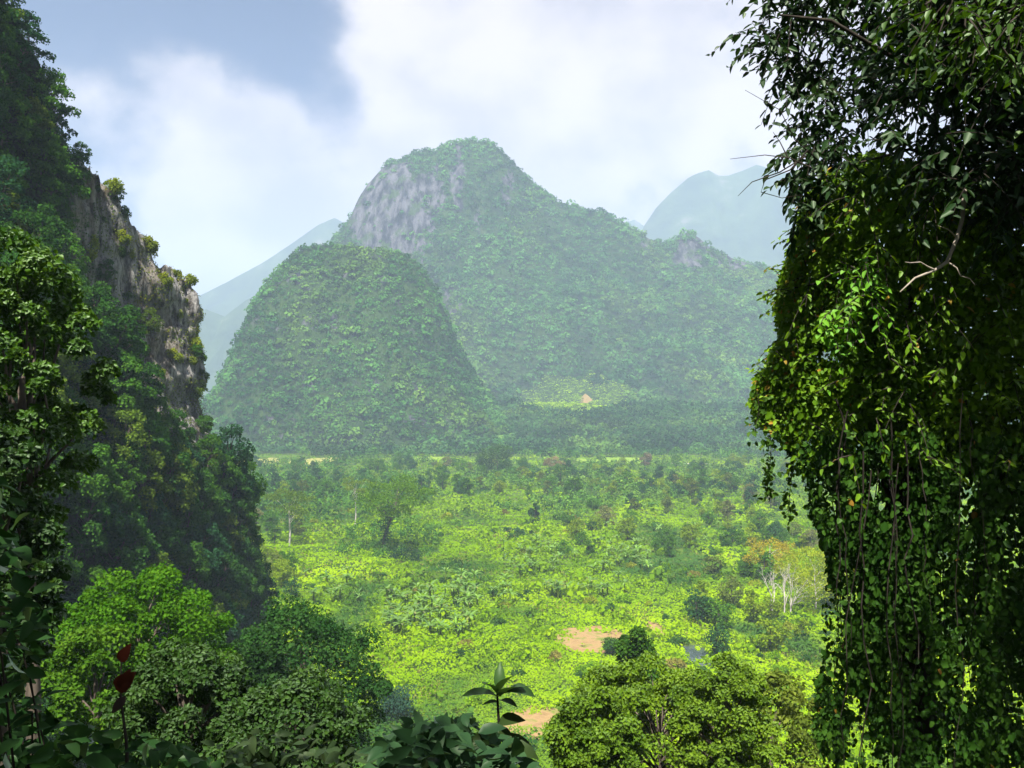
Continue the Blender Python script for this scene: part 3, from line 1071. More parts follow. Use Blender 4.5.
rng = np.random.default_rng(22)
n = 5200
v = rng.uniform(460, 560, n)
u = rng.uniform(215, 860, n)
y = gy(v) + rng.normal(size=n) * 5
x = (u - 512) / F * y
dn = fbm(x / 70, y / 120, octv=3, seed=89) + .16 * np.clip((440 - u) / 100, 0, 1) * np.clip((525 - v) / 20, 0, 1) + .16 * np.clip((500 - v) / 25, -.6, 1) + .05 * (u > 640) - .05 * (u > 440)
keep = (dn > .56) & free(x, y, 1.2, 30) & ((x > -66) | (y > 285))
x, y, u, v = x[keep], y[keep], u[keep], v[keep]
n = len(x)
rad = rng.uniform(2.0, 4.6, n) * np.clip((y - 200) / 500, .45, 1.15)
g = Geo()
dk = np.clip((450 - u) / 120, 0, 1)
forest(g, np.column_stack([x, y, rad * .8]), None, rad, 30, rng, np.clip(rng.normal(.5, .2, n) - .15 * dk, 0, 1), np.clip(rng.normal(.35, .35, n) - .45 * dk + .25 * (u > 600), 0, 1), 1.1, .42)
n = 330
x = rng.uniform(-560, 560, n)
y = 1150 + rng.uniform(0, 110, n)
keep = (fbm(x / 40, y / 60, octv=3, seed=77) > .5) & free(x, y, 1.1, 40)
x, y = x[keep], y[keep]
rad = rng.uniform(4, 7.5, len(x))
forest(g, np.column_stack([x, y, rad * .8]), None, rad, 40, rng, np.clip(rng.normal(.35, .2, len(x)), 0, 1), np.clip(rng.normal(.1, .3, len(x)), 0, 1), 1.1, .42)
tag(link('thicket', g.mesh('thicket', M_FAR), None, (0.075, 0.200, 0.020)), 'green thickets crowding the far part of the plain', 'thicket', None, 'stuff')

rng = np.random.default_rng(23)
n = 30000
v = rng.uniform(470, 780, n)
u = rng.uniform(230, 860, n)
y = gy(v)
x = (u - 512) / F * y
keep = (fbm(x / 16, y / 30, octv=4, seed=90) > .66) & ((x > -60) | (y > 285)) & free(x, y, .8, 1)
x, y = x[keep], y[keep]
n = len(x)
sz = np.maximum(.5, 2.4 * y / F) * rng.uniform(.7, 1.3, n)
ax = unit(rng.normal(size=(n, 3)) * .6 + np.array((0, 0, 1)))
g = Geo()
g.leaves(np.column_stack([x, y, rng.uniform(.6, 2.6, n)]), ax, unit(rng.normal(size=(n, 3)) + np.array((0, -.6, .3))), sz, sz * .5, 'quad', .1, .2, np.clip(rng.normal(.5, .2, n), 0, 1), np.clip(rng.normal(.3, .4, n), 0, 1))
tag(link('dry_grass', g.mesh('dry_grass', M_LEAF), None, (0.25, 0.24, 0.075)), 'straw coloured dry grass in patches among the valley scrub', 'grass', None, 'stuff')

MARKS = [('the oval bare soil clearing', *SOIL1), ('the soil strip by the big leaved plant', *SOIL2), ('the small grey pond', *POND),
         ('the tall two tiered tree', at(383, 0, 473)[0], 473.), ('the slender white stemmed tree', at(355, 0, 577)[0], 577.),
         ('the flat topped tree by the left hill', at(289, 0, 490)[0], 490.), ('the dark column shaped tree', at(535, 0, 568)[0], 568.),
         ('the leafless white tree', at(780, 0, 325)[0], 325.), ('the yellow crowned tree', at(818, 0, 305)[0], 305.),
         ('the dry straw field', *STRAW), ('the pale road strip', (rx0 + rx1) / 2, yr), ('the blue green bush', at(395, 0, 236)[0], 236.),
         ('the dark low bush below the two tiered tree', at(405, 0, 452)[0], 452.), ('the pale green meadow strip', at(620, 0, 1180)[0], 1180.),
         ('the middle of the valley', at(600, 0, 430)[0], 430.), ('the banana grove', at(450, 0, 360)[0], 360.), ('the central far trees', at(500, 0, 850)[0], 850.)]

# shrubs of the valley
SHRUB = []
for k in range(6):
    rng = np.random.default_rng(100 + k)
    g = Geo()
    C, Rr = [], []
    for i in range(9):
        a = rng.uniform(0, 6.28)
        rr = rng.uniform(.1, 1) ** .5 * 2.1
        C.append(np.array((math.cos(a) * rr, math.sin(a) * rr, rng.uniform(.5, 2.0) * (1.25 - rr / 3))))
        Rr.append(rng.uniform(.8, 1.35))
    clump_leaves(g, rng, C, Rr, 85, .52, .40)
    SHRUB.append(g.mesh('shrub', M_LEAF))
LOOKS = [('bright green rounded shrub', (0.17, 0.33, 0.006), .34), ('deep green bushy shrub', (0.05, 0.13, 0.02), .30), ('blue green dark shrub', (0.038, 0.115, 0.035), .12),
         ('yellow green loose shrub', (0.24, 0.30, 0.02), .12), ('olive brown dry shrub', (0.24, 0.23, 0.05), .05)]
rng = np.random.default_rng(30)
items = []
tries = 0
while len(items) < 270:
    tries += 1
    v = rng.uniform(500, 712) if rng.uniform() < .75 else rng.uniform(478, 520)
    u = rng.uniform(255, 840)
    if v > 650 and u < 380:
        continue
    y = float(gy(v))
    x = (u - 512) / F * y
    if not free(np.array([x]), np.array([y]), 1.5, 7)[0] or (x < -60 and y < 285):
        continue
    if 380 < u < 560 and v > 640 and rng.uniform() < .8:
        continue
    k = int(rng.choice(5, p=np.array([l[2] for l in LOOKS]) / sum(l[2] for l in LOOKS)))
    s = float(rng.uniform(.6, 1.15) * (1 + .5 * max(0, (y - 300) / 500)))
    c = np.array(LOOKS[k][1]) * rng.uniform(.85, 1.15)
    o = link('shrub', SHRUB[int(rng.integers(6))], None, c, (x, y, 0))
    o.rotation_euler = (0, 0, float(rng.uniform(0, 6.28)))
    o.scale = (s, s * float(rng.uniform(.85, 1.2)), s * float(rng.uniform(.8, 1.3)))
    tag(o, None, 'shrub', 'shrubs scattered over the valley')
    items.append((o, LOOKS[k][0], x, y))
label_all(items, MARKS)

# banana plants
M_BANANA = leaf_mat('banana_leaf', (0.30, 0.22, 0.06), trans=.4, gloss=.15, rough=.45)
BAN = []
for k in range(5):
    rng = np.random.default_rng(200 + k)
    g = Geo()
    h = rng.uniform(1.6, 2.3)
    g.tube([(0, 0, -.3), (0.03, 0, h * .5), (0, .04, h)], [.2, .16, .1], 6, .4, .3)
    for j in range(9):
        a = j * 2.4 + rng.uniform(-.3, .3)
        Ll = rng.uniform(1.7, 2.5)
        el = rng.uniform(.5, 1.25)
        w = rng.uniform(.42, .6)
        t = np.linspace(0, 1, 7)
        ang = el - t * rng.uniform(1.0, 1.9)
        st = Ll / 6
        r_ = np.concatenate([[0], np.cumsum(np.cos(ang[:-1]) * st)])
        zz = h + np.concatenate([[0], np.cumsum(np.sin(ang[:-1]) * st)])
        prof = np.interp(t, [0, .12, .35, .75, 1], [.06, .5, 1, .8, .05]) * w / 2
        ca, sa = math.cos(a), math.sin(a)
        mid = np.column_stack([r_ * ca, r_ * sa, zz])
        sd = np.array((-sa, ca, 0))
        V = np.concatenate([mid + sd * prof[:, None] - np.array((0, 0, .18)) * prof[:, None], mid, mid - sd * prof[:, None] - np.array((0, 0, .18)) * prof[:, None]])
        i = np.arange(6)
        g.add(V, [np.concatenate([np.stack([i, i + 1, i + 8, i + 7], 1), np.stack([i + 7, i + 8, i + 15, i + 14], 1)])], np.clip(rng.normal(.5, .17), 0, 1), .5 if rng.uniform() < .06 else 0)
    BAN.append(g.mesh('banana_plant', M_BANANA))
rng = np.random.default_rng(31)
items = []
ZONES = [(385, 470, 596, 640, .35), (440, 520, 575, 615, .15), (600, 650, 545, 575, .12), (500, 560, 545, 575, .1), (300, 360, 575, 605, .1), (540, 640, 575, 600, .1), (560, 760, 520, 560, .08)]
zp = np.array([z_[4] for z_ in ZONES])
zp /= zp.sum()
while len(items) < 210:
    z_ = ZONES[int(rng.choice(len(ZONES), p=zp))]
    u, v = rng.uniform(z_[0], z_[1]), rng.uniform(z_[2], z_[3])
    y = float(gy(v))
    x = (u - 512) / F * y
    if not free(np.array([x]), np.array([y]), 1.3, 6)[0]:
        continue
    s = float(rng.uniform(1.2, 2.2))
    young = s < 1.5
    o = link('banana_plant', BAN[int(rng.integers(5))], None, np.array((0.13, 0.27, 0.015)) * rng.uniform(.8, 1.2), (x, y, .2))
    o.rotation_euler = (0, 0, float(rng.uniform(0, 6.28)))
    o.scale = (s, s, s)
    tag(o, None, 'banana plant', 'banana plants growing in the valley')
    items.append((o, 'small banana plant' if young else 'large banana plant', x, y))
label_all(items, MARKS)

# trees of the valley
VT = [make_tree(300 + k, 11 + k * .9, 4.2 + .3 * (k % 3), 2.0, 16, 62, .95, .75, .28, M_BARK) for k in range(6)]
TLOOK = [('round mid green valley tree', (0.075, 0.19, 0.014), .36), ('dark blue green valley tree', (0.040, 0.120, 0.032), .30), ('yellow green valley tree', (0.20, 0.30, 0.012), .20),
         ('olive valley tree', (0.12, 0.17, 0.03), .10), ('brownish thin leaved valley tree', (0.17, 0.19, 0.06), .02)]
rng = np.random.default_rng(32)
items = []
while len(items) < 285:
    r_ = rng.uniform()
    if r_ < .52:
        u, v = rng.uniform(236, 800), rng.uniform(464, 500)
    elif r_ < .80:
        u, v = rng.uniform(560, 830), rng.uniform(485, 560)
    elif r_ < .90:
        u, v = rng.uniform(240, 300), rng.uniform(495, 600)
    else:
        u, v = rng.uniform(690, 830), rng.uniform(560, 660)
    y = float(gy(v))
    x = (u - 512) / F * y
    if not free(np.array([x]), np.array([y]), 1.3, 25)[0] or (x < -64 and y < 285) or (v > 560 and rng.uniform() < .35):
        continue
    pr = np.array([l[2] for l in TLOOK])
    if v > 505:
        pr = np.array((.38, .14, .32, .12, .04))
    if u < 430 and v < 505:
        pr = np.array((.35, .5, .08, .05, .02))
    pr = pr / pr.sum()
    k = int(rng.choice(5, p=pr))
    s = float(rng.uniform(.45, .95) if v > 505 else rng.uniform(.65, 1.25))
    t_, c_ = VT[int(rng.integers(6))]
    o = thing('valley_tree', [('trunk', t_, None), ('crown', c_, np.array(TLOOK[k][1]) * rng.uniform(.85, 1.15))], (x, y, 0), float(rng.uniform(0, 6.28)),
              (s * float(rng.uniform(.9, 1.25)), s * float(rng.uniform(.9, 1.25)), s), None, 'tree', 'trees standing in the valley')
    items.append((o, TLOOK[k][0], x, y))
label_all(items, MARKS)


# single trees that stand out in the valley
def hero(name, u, v, htpx, wpx, label, color, bark, seed, base=.5, nclump=18, nleaf=80, flat=.6, L=.9, tr=None, leafm=None, cat='tree', **kw):
    y = gy(v)
    H = htpx * y / F
    Rc = wpx * y / F / 2
    t_, c_ = make_tree(seed, H, Rc, H * base, nclump, int(nleaf * 2.0), L, L * .8, tr or H * .016, bark, leafm, flat, **kw)
    p = at(u, v, y)
    thing(name, [('trunk', t_, None), ('crown', c_, color)], (p[0], p[1], 0), 0, 1, label, cat)


hero('tall_tree', 355, 524, 46, 26, 'slender tall tree with a white bare stem and small flat crown', (0.16, 0.24, 0.02), M_PALEBARK, 401, .68, 9, 60, .5, L=.85, tr=.42)
hero('tall_tree', 289, 546, 56, 46, 'flat topped pale trunked tree beside the left hill', (0.11, 0.19, 0.02), M_PALEBARK, 402, .52, 16, 75, .5, L=.9, tr=.5)
hero('tall_tree', 383, 551, 74, 72, 'tall valley tree with two tiered wide yellow green crown', (0.10, 0.21, 0.012), M_BARK, 403, .45, 30, 85, .55, L=1.0, tr=.75, lean=.22, clump_r=.32)
hero('column_tree', 535, 526, 25, 11, 'dark column shaped tree alone in the open valley', (0.028, 0.085, 0.025), M_BARK, 404, .02, 16, 110, 1.2, L=.7, tr=.3)
hero('valley_tree', 815, 612, 62, 64, 'yellow crowned broad tree beside the leafless white tree', (0.28, 0.36, 0.015), M_PALEBARK, 405, .18, 30, 120, .7, L=.6, tr=.3)
hero('valley_tree', 770, 580, 44, 44, 'tree with orange yellow crown behind the leafless white tree', (0.34, 0.30, 0.02), M_PALEBARK, 406, .2, 16, 100, .7, L=.7, tr=.3)
hero('valley_tree', 553, 476, 19, 18, 'pinkish brown half bare tree before the woodland belt', (0.24, 0.20, 0.10), M_PALEBARK, 407, .2, 12, 50, .9, L=1.4, tr=.3)
hero('valley_tree', 645, 470, 16, 13, 'small greyish bare looking tree near the meadow strip', (0.20, 0.17, 0.11), M_PALEBARK, 408, .2, 10, 45, .9, L=1.3, tr=.3)
hero('valley_tree', 497, 476, 30, 34, 'large round tree standing highest at the plain edge centre', (0.06, 0.13, 0.03), M_BARK, 409, .05, 20, 80, .9, L=1.5, tr=.5)
# creeper round the two tiered tree's trunk
y = gy(551)
rng = np.random.default_rng(410)
g = Geo()
pc = at(383, 551, y)
clump_leaves(g, rng, [np.array((pc[0] + 1.0 + 3.0 * t_ ** 1.4 + rng.normal() * 1.2, y + rng.normal() * 1, 5 + 18 * t_)) for t_ in np.linspace(0, 1, 14)], [2.0 + 2.0 * t_ for t_ in np.linspace(0, 1, 14)], 70, .8, .6)
tag(link('creeper', g.mesh('creeper', M_LEAF), None, (0.03, 0.085, 0.03)), 'dark creeper wrapped round the trunk of the two tiered tree', 'creeper')
# dark low bush, blue-green bush
for (u, v, wp, hp, c, lab, sd) in ((405, 562, 40, 14, (0.018, 0.060, 0.026), 'dark blue green low bush below the two tiered tree', 1),
                                   (395, 722, 42, 40, (0.035, 0.09, 0.055), 'blue green bush left of the big leaved plant', 2),
                                   (612, 655, 20, 18, (0.06, 0.15, 0.015), 'small dense bush at the edge of the bare soil clearing', 3)):
    y = gy(v)
    wr, hr = wp * y / F / 2, hp * y / F
    rng = np.random.default_rng(420 + sd)
    g = Geo()
    C = [np.array((rng.uniform(-.75, .75) * wr, rng.uniform(-.6, .6) * wr, rng.uniform(.15, .7) * hr)) for _ in range(22)]
    clump_leaves(g, rng, C, [min(wr, hr) * .45] * 22, 110, .5, .4)
    p = at(u, v, y)
    tag(link('bush', g.mesh('bush', M_LEAF), None, c, (p[0], p[1], 0)), lab, 'bush')
# leafless white tree
rng = np.random.default_rng(430)
y = gy(617)
g = Geo()
H = 62 * y / F


def fork(p, d, L, r, lvl):
    e = p + d * L
    g.tube([p, (p + e) / 2 + rng.normal(size=3) * L * .05, e], [r, r * .8, r * .6], 5)
    if lvl == 0:
        return
    for _ in range(3 if lvl > 1 else 2):
        fork(e if rng.uniform() < .7 else (p + e) / 2, unit(d + rng.normal(size=3) * .42 + np.array((0, 0, .12))), L * rng.uniform(.6, .8), r * .55, lvl - 1)


for dx in (-2.2, 0.6, 2.6):
    fork(np.array((dx, rng.normal(), -.5)), unit(np.array((dx * .05, 0, 1.0))), H * .34, .34, 4)
p = at(782, 617, y)
thing('dead_tree', [('trunk', g.mesh('trunk', M_PALEBARK, True), None)], (p[0], p[1], 0), 0, 1, 'leafless white tree with thin forked branches in the valley', 'tree')

# ------------------------------------------------------------------ trees clothing the left hill
HT = [make_tree(500 + k, 8.5 + .6 * k, 3.5 + .35 * (k % 4), 1.2, 24, 120, .46, .36, .17, M_BARK, open_=.35, clump_r=.30) for k in range(7)]
HLOOK = [('deep green tree', (0.038, 0.112, 0.018), .46), ('mid green tree', (0.060, 0.155, 0.018), .30), ('yellow green tree', (0.10, 0.17, 0.02), .12), ('blue green tree', (0.026, 0.085, 0.032), .12)]
HM = [('the grey rock pinnacle of the left hill', 205, 100), ('the right hand foot of the left hill', 240, 20), ('the middle of the shaded left slope', 190, 55), ('the skyline ridge of the left hill', 165, 130),
      ('the upper left corner of the left hill', 135, 125), ('the bright domed tree below the left hill', 150, 15), ('the left edge of the left slope', 128, 65), ('the ledge below the grey rock', 210, 62)]
rng = np.random.default_rng(33)
items = []
pts_used = np.zeros((0, 3))
tries = 0
while len(items) < 292 and tries < 20000:
    tries += 1
    s = rng.uniform(110, 345)
    h = rng.uniform(.02, 1.06)
    p, N = wall_frame(np.array([s]), np.array([h]))
    p, N = p[0], N[0]
    if p[1] < 80 or p[2] < 2:
        continue
    uu = 512 + F * p[0] / p[1]
    if uu < -45 or uu > 300:
        continue
    rk_ = wall_rock(np.array([s]), np.array([h]))[0]
    pu, pv = 512 + F * p[0] / p[1], HZ - F * (p[2] - EYE + 4) / p[1]
    if inpoly(np.array([pu + 8.0, pu - 8.0, pu + 8.0]), np.array([pv, pv, pv - 22]), [(92, 186), (130, 200), (195, 245), (210, 330), (212, 410), (178, 412), (152, 385), (124, 335), (104, 270)]).any() and rng.uniform() < .9:
        continue
    if rk_ > .35 and rng.uniform() < .45:
        continue
    if len(pts_used) and np.min(np.linalg.norm((pts_used - p) * (1, .8, 1), axis=1)) < (5.0 if tries < 9000 else 3.6):
        continue
    pts_used = np.vstack([pts_used, p])
    pr = np.array([l[2] for l in HLOOK])
    k = int(rng.choice(4, p=pr))
    s_ = float(rng.uniform(.85, 1.45)) * (.7 if s > 295 else 1) * (.5 if rk_ > .1 or (h > .62 and p[1] > 206) else 1) * (1.0 if h < .95 else .75)
    if h > .6 and p[1] > 206:
        k = int(rng.choice(4, p=(.3, .3, .4, 0)))
    t_, c_ = HT[int(rng.integers(7))]
    o = thing('hillside_tree', [('trunk', t_, None), ('crown', c_, np.array(HLOOK[k][1]) * rng.uniform(.85, 1.15))], p - N * .4, float(rng.uniform(0, 6.28)), s_, None, 'tree',
              'trees clothing the shaded left hill', (0, float(rng.uniform(.1, .35))) if False else (0, 0))
    o.rotation_euler = (float(rng.normal() * .08), float(.28 + rng.normal() * .12), 0) if h < .95 else (0, float(.05 + rng.normal() * .1), 0)
    items.append((o, ('small ' if s_ < .6 else 'large ' if s_ > 1.1 else '') + HLOOK[k][0], float(p[1]), float(p[2]) * 1.0))
label_all(items, HM)

rng = np.random.default_rng(35)
items = []
while len(items) < 95:
    s, h = rng.uniform(200, 335), rng.uniform(.5, 1.03)
    if wall_rock(np.array([s]), np.array([h]))[0] < .2:
        continue
    p, N = wall_frame(np.array([s]), np.array([h]))
    p, N = p[0], N[0]
    sc_ = float(rng.uniform(.35, .85))
    yel_ = rng.uniform() < .6
    o = link('rock_shrub', SHRUB[int(rng.integers(6))], None, np.array((0.19, 0.25, 0.02) if yel_ else (0.06, 0.13, 0.02)) * rng.uniform(.8, 1.2), p - N * .2)
    o.rotation_euler = (float(rng.normal() * .2), float(.5 + rng.normal() * .2), float(rng.normal() * .4))
    o.scale = (sc_, sc_, sc_ * float(rng.uniform(.9, 1.7)))
    tag(o, None, 'shrub', 'shrubs rooted in the rock face')
    items.append((o, 'yellow green shrub on the rock' if yel_ else 'dark green shrub on the rock', float(p[1]), float(p[2])))
label_all(items, [('the pinnacle top', 212, 120), ('the pinnacle right edge', 232, 95), ('the rock foot', 215, 66), ('its upper left end', 198, 110), ('its middle', 215, 92)])

# undergrowth of the left hill, one mass
rng = np.random.default_rng(34)
n = 70000
s = rng.uniform(100, 345, n)
h = rng.uniform(0, 1.06, n)
p, N = wall_frame(s, h)
rk = wall_rock(s, h)
patch = fbm(p[:, 0] / 4, p[:, 1] / 4, p[:, 2] / 4, 3, 91)
keep = (rng.uniform(size=n) < 1.0 - 1.3 * rk + (patch > .45) * 1.15) & (p[:, 1] > 75)
p, N, rk = p[keep], N[keep], rk[keep]
n = len(p)
nn = unit(N + rng.normal(size=(n, 3)) * .6 + np.array((0, 0, .5)))
ax = unit(np.cross(nn, rng.normal(size=(n, 3))) + np.array((0, 0, -.4)))
sz = rng.uniform(.5, 1.05, n) * (1 - .4 * (rk > .1))
pp = p + N * rng.uniform(.1, 1.5, (n, 1)) * (1 - .5 * (rk > .1))[:, None]
g = Geo()
t0 = fbm(p[:, 0] / 9, p[:, 1] / 9, p[:, 2] / 9, 3, 92)
hi_ = np.clip((p[:, 2] - 60) / 30, 0, 1) * np.clip((p[:, 1] - 200) / 10, 0, 1)
g.leaves(pp, ax, nn, sz, sz * .75, 'quad', .12, .15, np.clip(.45 + (t0 - .5) * 1.2 + rng.normal(size=n) * .15, 0, 1), np.clip(hi_ * rng.uniform(.2, 1.1, n), 0, 1))
tag(link('hillside_undergrowth', g.mesh('hillside_undergrowth', M_LEAF), None, (0.040, 0.110, 0.020)), 'dense undergrowth clinging to the steep left hill', 'undergrowth', None, 'stuff')

# ------------------------------------------------------------------ larger trees on the near slope


def near_tree(name, u, vtop, y, wpx, crown_px, label, color, seed, L, nclump, nleaf, leafm=None, shape='quad', bark=None, cat='tree', flat=.8, clump_r=.36, tr=.25, zb=None, boxy=1.0):
    p = at(u, vtop, y)
    zb = float(slope_z(np.array([p[0]]), np.array([y]))[0]) if zb is None else zb
    H = p[2] - zb
    t_, c_ = make_tree(seed, H, wpx * y / F / 2, max(H - crown_px * y / F, .5), nclump, nleaf, L, L * .72, tr, bark or M_BARK, leafm, flat, shape, clump_r=clump_r, boxy=boxy, ragged=.35)
    return thing(name, [('trunk', t_, None), ('crown', c_, color)], (p[0], y, zb), 0, 1, label, cat)


near_tree('domed_tree', 140, 574, 62, 165, 150, 'bright green broad domed tree below the left hill', (0.060, 0.165, 0.010), 601, .27, 54, 400, clump_r=.24)
near_tree('domed_tree', 95, 625, 55, 110, 120, 'smaller bright green tree just left below the domed tree', (0.075, 0.17, 0.014), 606, .30, 26, 260, clump_r=.3)
near_tree('broad_tree', 305, 602, 78, 150, 190, 'dark green broad tree in shade right of the domed tree', (0.034, 0.098, 0.020), 602, .30, 56, 420, clump_r=.28)
near_tree('broad_tree', 235, 640, 70, 120, 150, 'dark tree filling the gap between domed and broad trees', (0.030, 0.078, 0.018), 607, .36, 30, 280, clump_r=.3)
near_tree('vine_clad_tree', 632, 620, 82, 46, 130, 'narrow dark green vine clad tree beside the soil clearing', (0.055, 0.135, 0.018), 603, .30, 34, 240, clump_r=.42, flat=1.0)
near_tree('leafy_bush', 660, 672, 30, 180, 150, 'wide small leaved green bush at the bottom centre right', (0.115, 0.205, 0.010), 604, .115, 150, 330, M_GLOSSY, 'oval', clump_r=.17, boxy=.55, tr=.1)
near_tree('leafy_bush', 596, 690, 27, 90, 120, 'left shoulder bush beside the wide small leaved bush', (0.105, 0.195, 0.010), 608, .11, 60, 330, M_GLOSSY, 'oval', clump_r=.3)
near_tree('leafy_bush', 728, 660, 28, 95, 140, 'right shoulder bush of the wide small leaved bush', (0.115, 0.205, 0.012), 613, .11, 44, 330, M_GLOSSY, 'oval', clump_r=.24)
near_tree('leafy_bush', 770, 668, 46, 110, 150, 'olive green loose bush behind the wide small leaved bush', (0.13, 0.18, 0.025), 609, .24, 34, 170, clump_r=.28)
near_tree('glossy_bush', 185, 648, 24, 130, 140, 'grey green glossy leaved bush before the domed tree', (0.036, 0.085, 0.014), 610, .125, 50, 300, M_GLOSSY, 'oval', clump_r=.3)
near_tree('glossy_bush', 288, 682, 22, 140, 120, 'grey green glossy leaved bush before the dark broad tree', (0.036, 0.085, 0.014), 611, .12, 50, 300, M_GLOSSY, 'oval', clump_r=.3)
near_tree('leaning_tree', 22, 236, 27, 150, 300, 'near tree with bright leaf tips at the left edge', (0.050, 0.120, 0.010), 605, .17, 60, 330, M_GLOSSY, 'oval', clump_r=.24)
near_tree('leaning_tree', -10, 410, 22, 120, 340, 'darker leafy tree below the left edge tree', (0.030, 0.075, 0.014), 612, .16, 56, 300, M_GLOSSY, 'oval', clump_r=.26)

# ------------------------------------------------------------------ right hand side: canopy tree, vine covered tree, creeper curtain
M_NEAR = leaf_mat('near_leaf', (0.26, 0.13, 0.02), trans=.38, gloss=.05, rough=.5, lo=.5, hi=1.95)


def field_leaves(g, rng, poly, n, y0, y1, L, shape='oval', density=None, tmean=.5, altp=.0, hang=.5, ydep=None, lfac=.72):
    """leaves through a real volume whose outline is given by poly (in picture directions) between the depths y0 and y1"""
    P = np.array(poly, float)
    u = rng.uniform(P[:, 0].min(), P[:, 0].max(), n * 3)
    v = rng.uniform(P[:, 1].min(), P[:, 1].max(), n * 3)
    ok = inpoly(u, v, P)
    if density is not None:
        ok &= rng.uniform(size=n * 3) < density(u, v)
    u, v = u[ok][:n], v[ok][:n]
    k = len(u)
    y = rng.uniform(y0, y1, k)
    if ydep is not None:
        y = ydep(u, v, rng.uniform(size=k))
    pos = np.column_stack([(u - 512) / F * y, y, EYE + (HZ - v) / F * y])
    cl_ = fbm(pos[:, 0] * 1.6, pos[:, 1] * 1.6, pos[:, 2] * 1.6, 3, 95)
    nn = unit(rng.normal(size=(k, 3)) * .6 + np.array((-.35, -.5, .45)))
    ax = unit(np.cross(nn, rng.normal(size=(k, 3))) * .8 + np.array((-.15, -.1, -hang)))
    ll = L * np.clip(rng.lognormal(0, .33, k), .45, 2.2)
    t = np.clip(tmean + (cl_ - .5) * .8 + rng.normal(size=k) * .16, 0, 1)
    g.leaves(pos, ax, nn, ll, ll * lfac, shape, .12, .16, t, (rng.uniform(size=k) < altp) * rng.uniform(.4, 1, k))
    return pos


def sprays(g, gt, rng, anchors, n_each, L, lf=(.9, 1.8), out=(-.5, -.1, -.2), tmean=.45, wob=.6, lw=.42, altp=0.0):
    """leafy twigs: leaves set alternately along thin drooping stems"""
    for a in anchors:
        a = np.asarray(a, float)
        d = unit(np.array(out) + rng.normal(size=3) * wob)
        Ls = rng.uniform(*lf)
        t = np.linspace(0, 1, n_each)
        dr = np.array((0, 0, -.35)) * (t[:, None] ** 2) * Ls
        pts = a + d * t[:, None] * Ls + dr
        gt.tube(pts[::2] if n_each > 5 else pts, np.linspace(.009, .003, len(pts[::2] if n_each > 5 else pts)), 4)
        sd = unit(np.cross(d, (0, 0, 1)))
        side = np.where(np.arange(n_each) % 2, 1, -1)[:, None]
        ax = unit(d * .55 + sd * side * .8 + np.array((0, 0, -.35)) + rng.normal(size=(n_each, 3)) * .25)
        nn = unit(np.array((0, -.2, 1)) + rng.normal(size=(n_each, 3)) * .35)
        ll = L * rng.uniform(.7, 1.2, n_each)
        ct = rng.normal(0, .1)
        g.leaves(pts, ax, nn, ll, ll * lw, 'oval', .12, .2, np.clip(tmean + ct + rng.normal(size=n_each) * .12, 0, 1), (rng.uniform(size=n_each) < altp) * .7)


# --- canopy tree: trunk at the right, crown hanging into the top right of the view and over the camera
rng = np.random.default_rng(700)
gt, gl, gc = Geo(), Geo(), Geo()
TB = np.array((9.6, 12.5, 71.0))
tp = [TB, TB + (-.2, .1, 4), TB + (.1, 0, 8), TB + (-.3, -.2, 12), TB + (-.4, -.3, 17)]
gt.tube(tp, [.42, .36, .33, .28, .2], 10)
LIMBS = []
for e, z0 in (((3.2, 10.6, 84.6), 12), ((4.4, 11.2, 83.0), 11), ((6.2, 10.0, 85.0), 12.5), ((2.4, 8.6, 88.2), 14), ((6.5, 6.0, 88.5), 14.5), ((1.8, 11.5, 87.8), 14), ((8.2, 9.2, 84.4), 12.5), ((7.0, 12.6, 83.6), 11.5),
               ((4.6, 4.2, 88.8), 15), ((10.5, 8.0, 87), 14)):
    s = TB + (-.3, -.2, z0)
    LIMBS.append(limb(gl, s, np.array(e), .085, .012, rng, .08, 8, 6, .10))
CAN = [(748, 25), (760, 10), (775, -60), (1100, -60), (1100, 215), (1000, 205), (940, 185), (905, 165), (880, 140), (862, 128), (846, 150), (838, 172), (822, 170), (812, 150), (806, 120), (797, 95), (785, 84), (772, 62), (758, 52)]
u = rng.uniform(724, 1100, 4200)
v = rng.uniform(-60, 215, 4200)
dn = fbm(u / 34, v / 34, octv=3, seed=97)
ok = inpoly(u, v, CAN) & (dn > .40 - .10 * (u > 900)) & ~(((u - 872) / 26) ** 2 + ((v - 118) / 15) ** 2 < 1)
u, v = u[ok][:1350], v[ok][:1350]
yy = np.where(u < 890, rng.uniform(12.6, 14.6, len(u)), rng.uniform(9.6, 13, len(u)))
A = np.column_stack([(u - 512) / F * yy, yy, EYE + (HZ - v) / F * yy])
sprays(gc, gl, rng, A, 9, .17, (.35, .75), (-.3, -.1, -.3), .42, lw=.48)
u, v = rng.uniform(788, 850, 60), rng.uniform(135, 225, 60)
ok = v < 232 - (u - 800) * .9
sprays(gc, gl, rng, [at(a, b, c_) for a, b, c_ in zip(u[ok], v[ok], rng.uniform(11.3, 12.2, ok.sum()))], 8, .15, (.25, .5), (-.3, -.2, -.5), .42, lw=.5)
# unseen crown above and behind the frame, shaped to shade the right hand vines
n = 480
A = np.column_stack([rng.uniform(2, 11, n), rng.uniform(1.0, 12, n), rng.uniform(86.2, 92, n)])
A = A[(A[:, 0] > 5.0 - (A[:, 2] - 87) * .10 - 0.4 * (A[:, 1] < 6.4)) & (A[:, 2] > 82 + A[:, 1] * .46)]
clump_leaves(gc, rng, A, rng.uniform(.5, .9, len(A)), 46, .24, .14, 'oval')
thing('canopy_tree', [('trunk', gt.mesh('trunk', M_DARKBARK, True), None), ('branch', gl.mesh('branch', M_DARKBARK, True), None), ('crown', gc.mesh('crown', M_NEAR), (0.016, 0.042, 0.012))],
      label='dark canopy tree hanging drooping leaf sprays across the upper right corner', cat='tree')
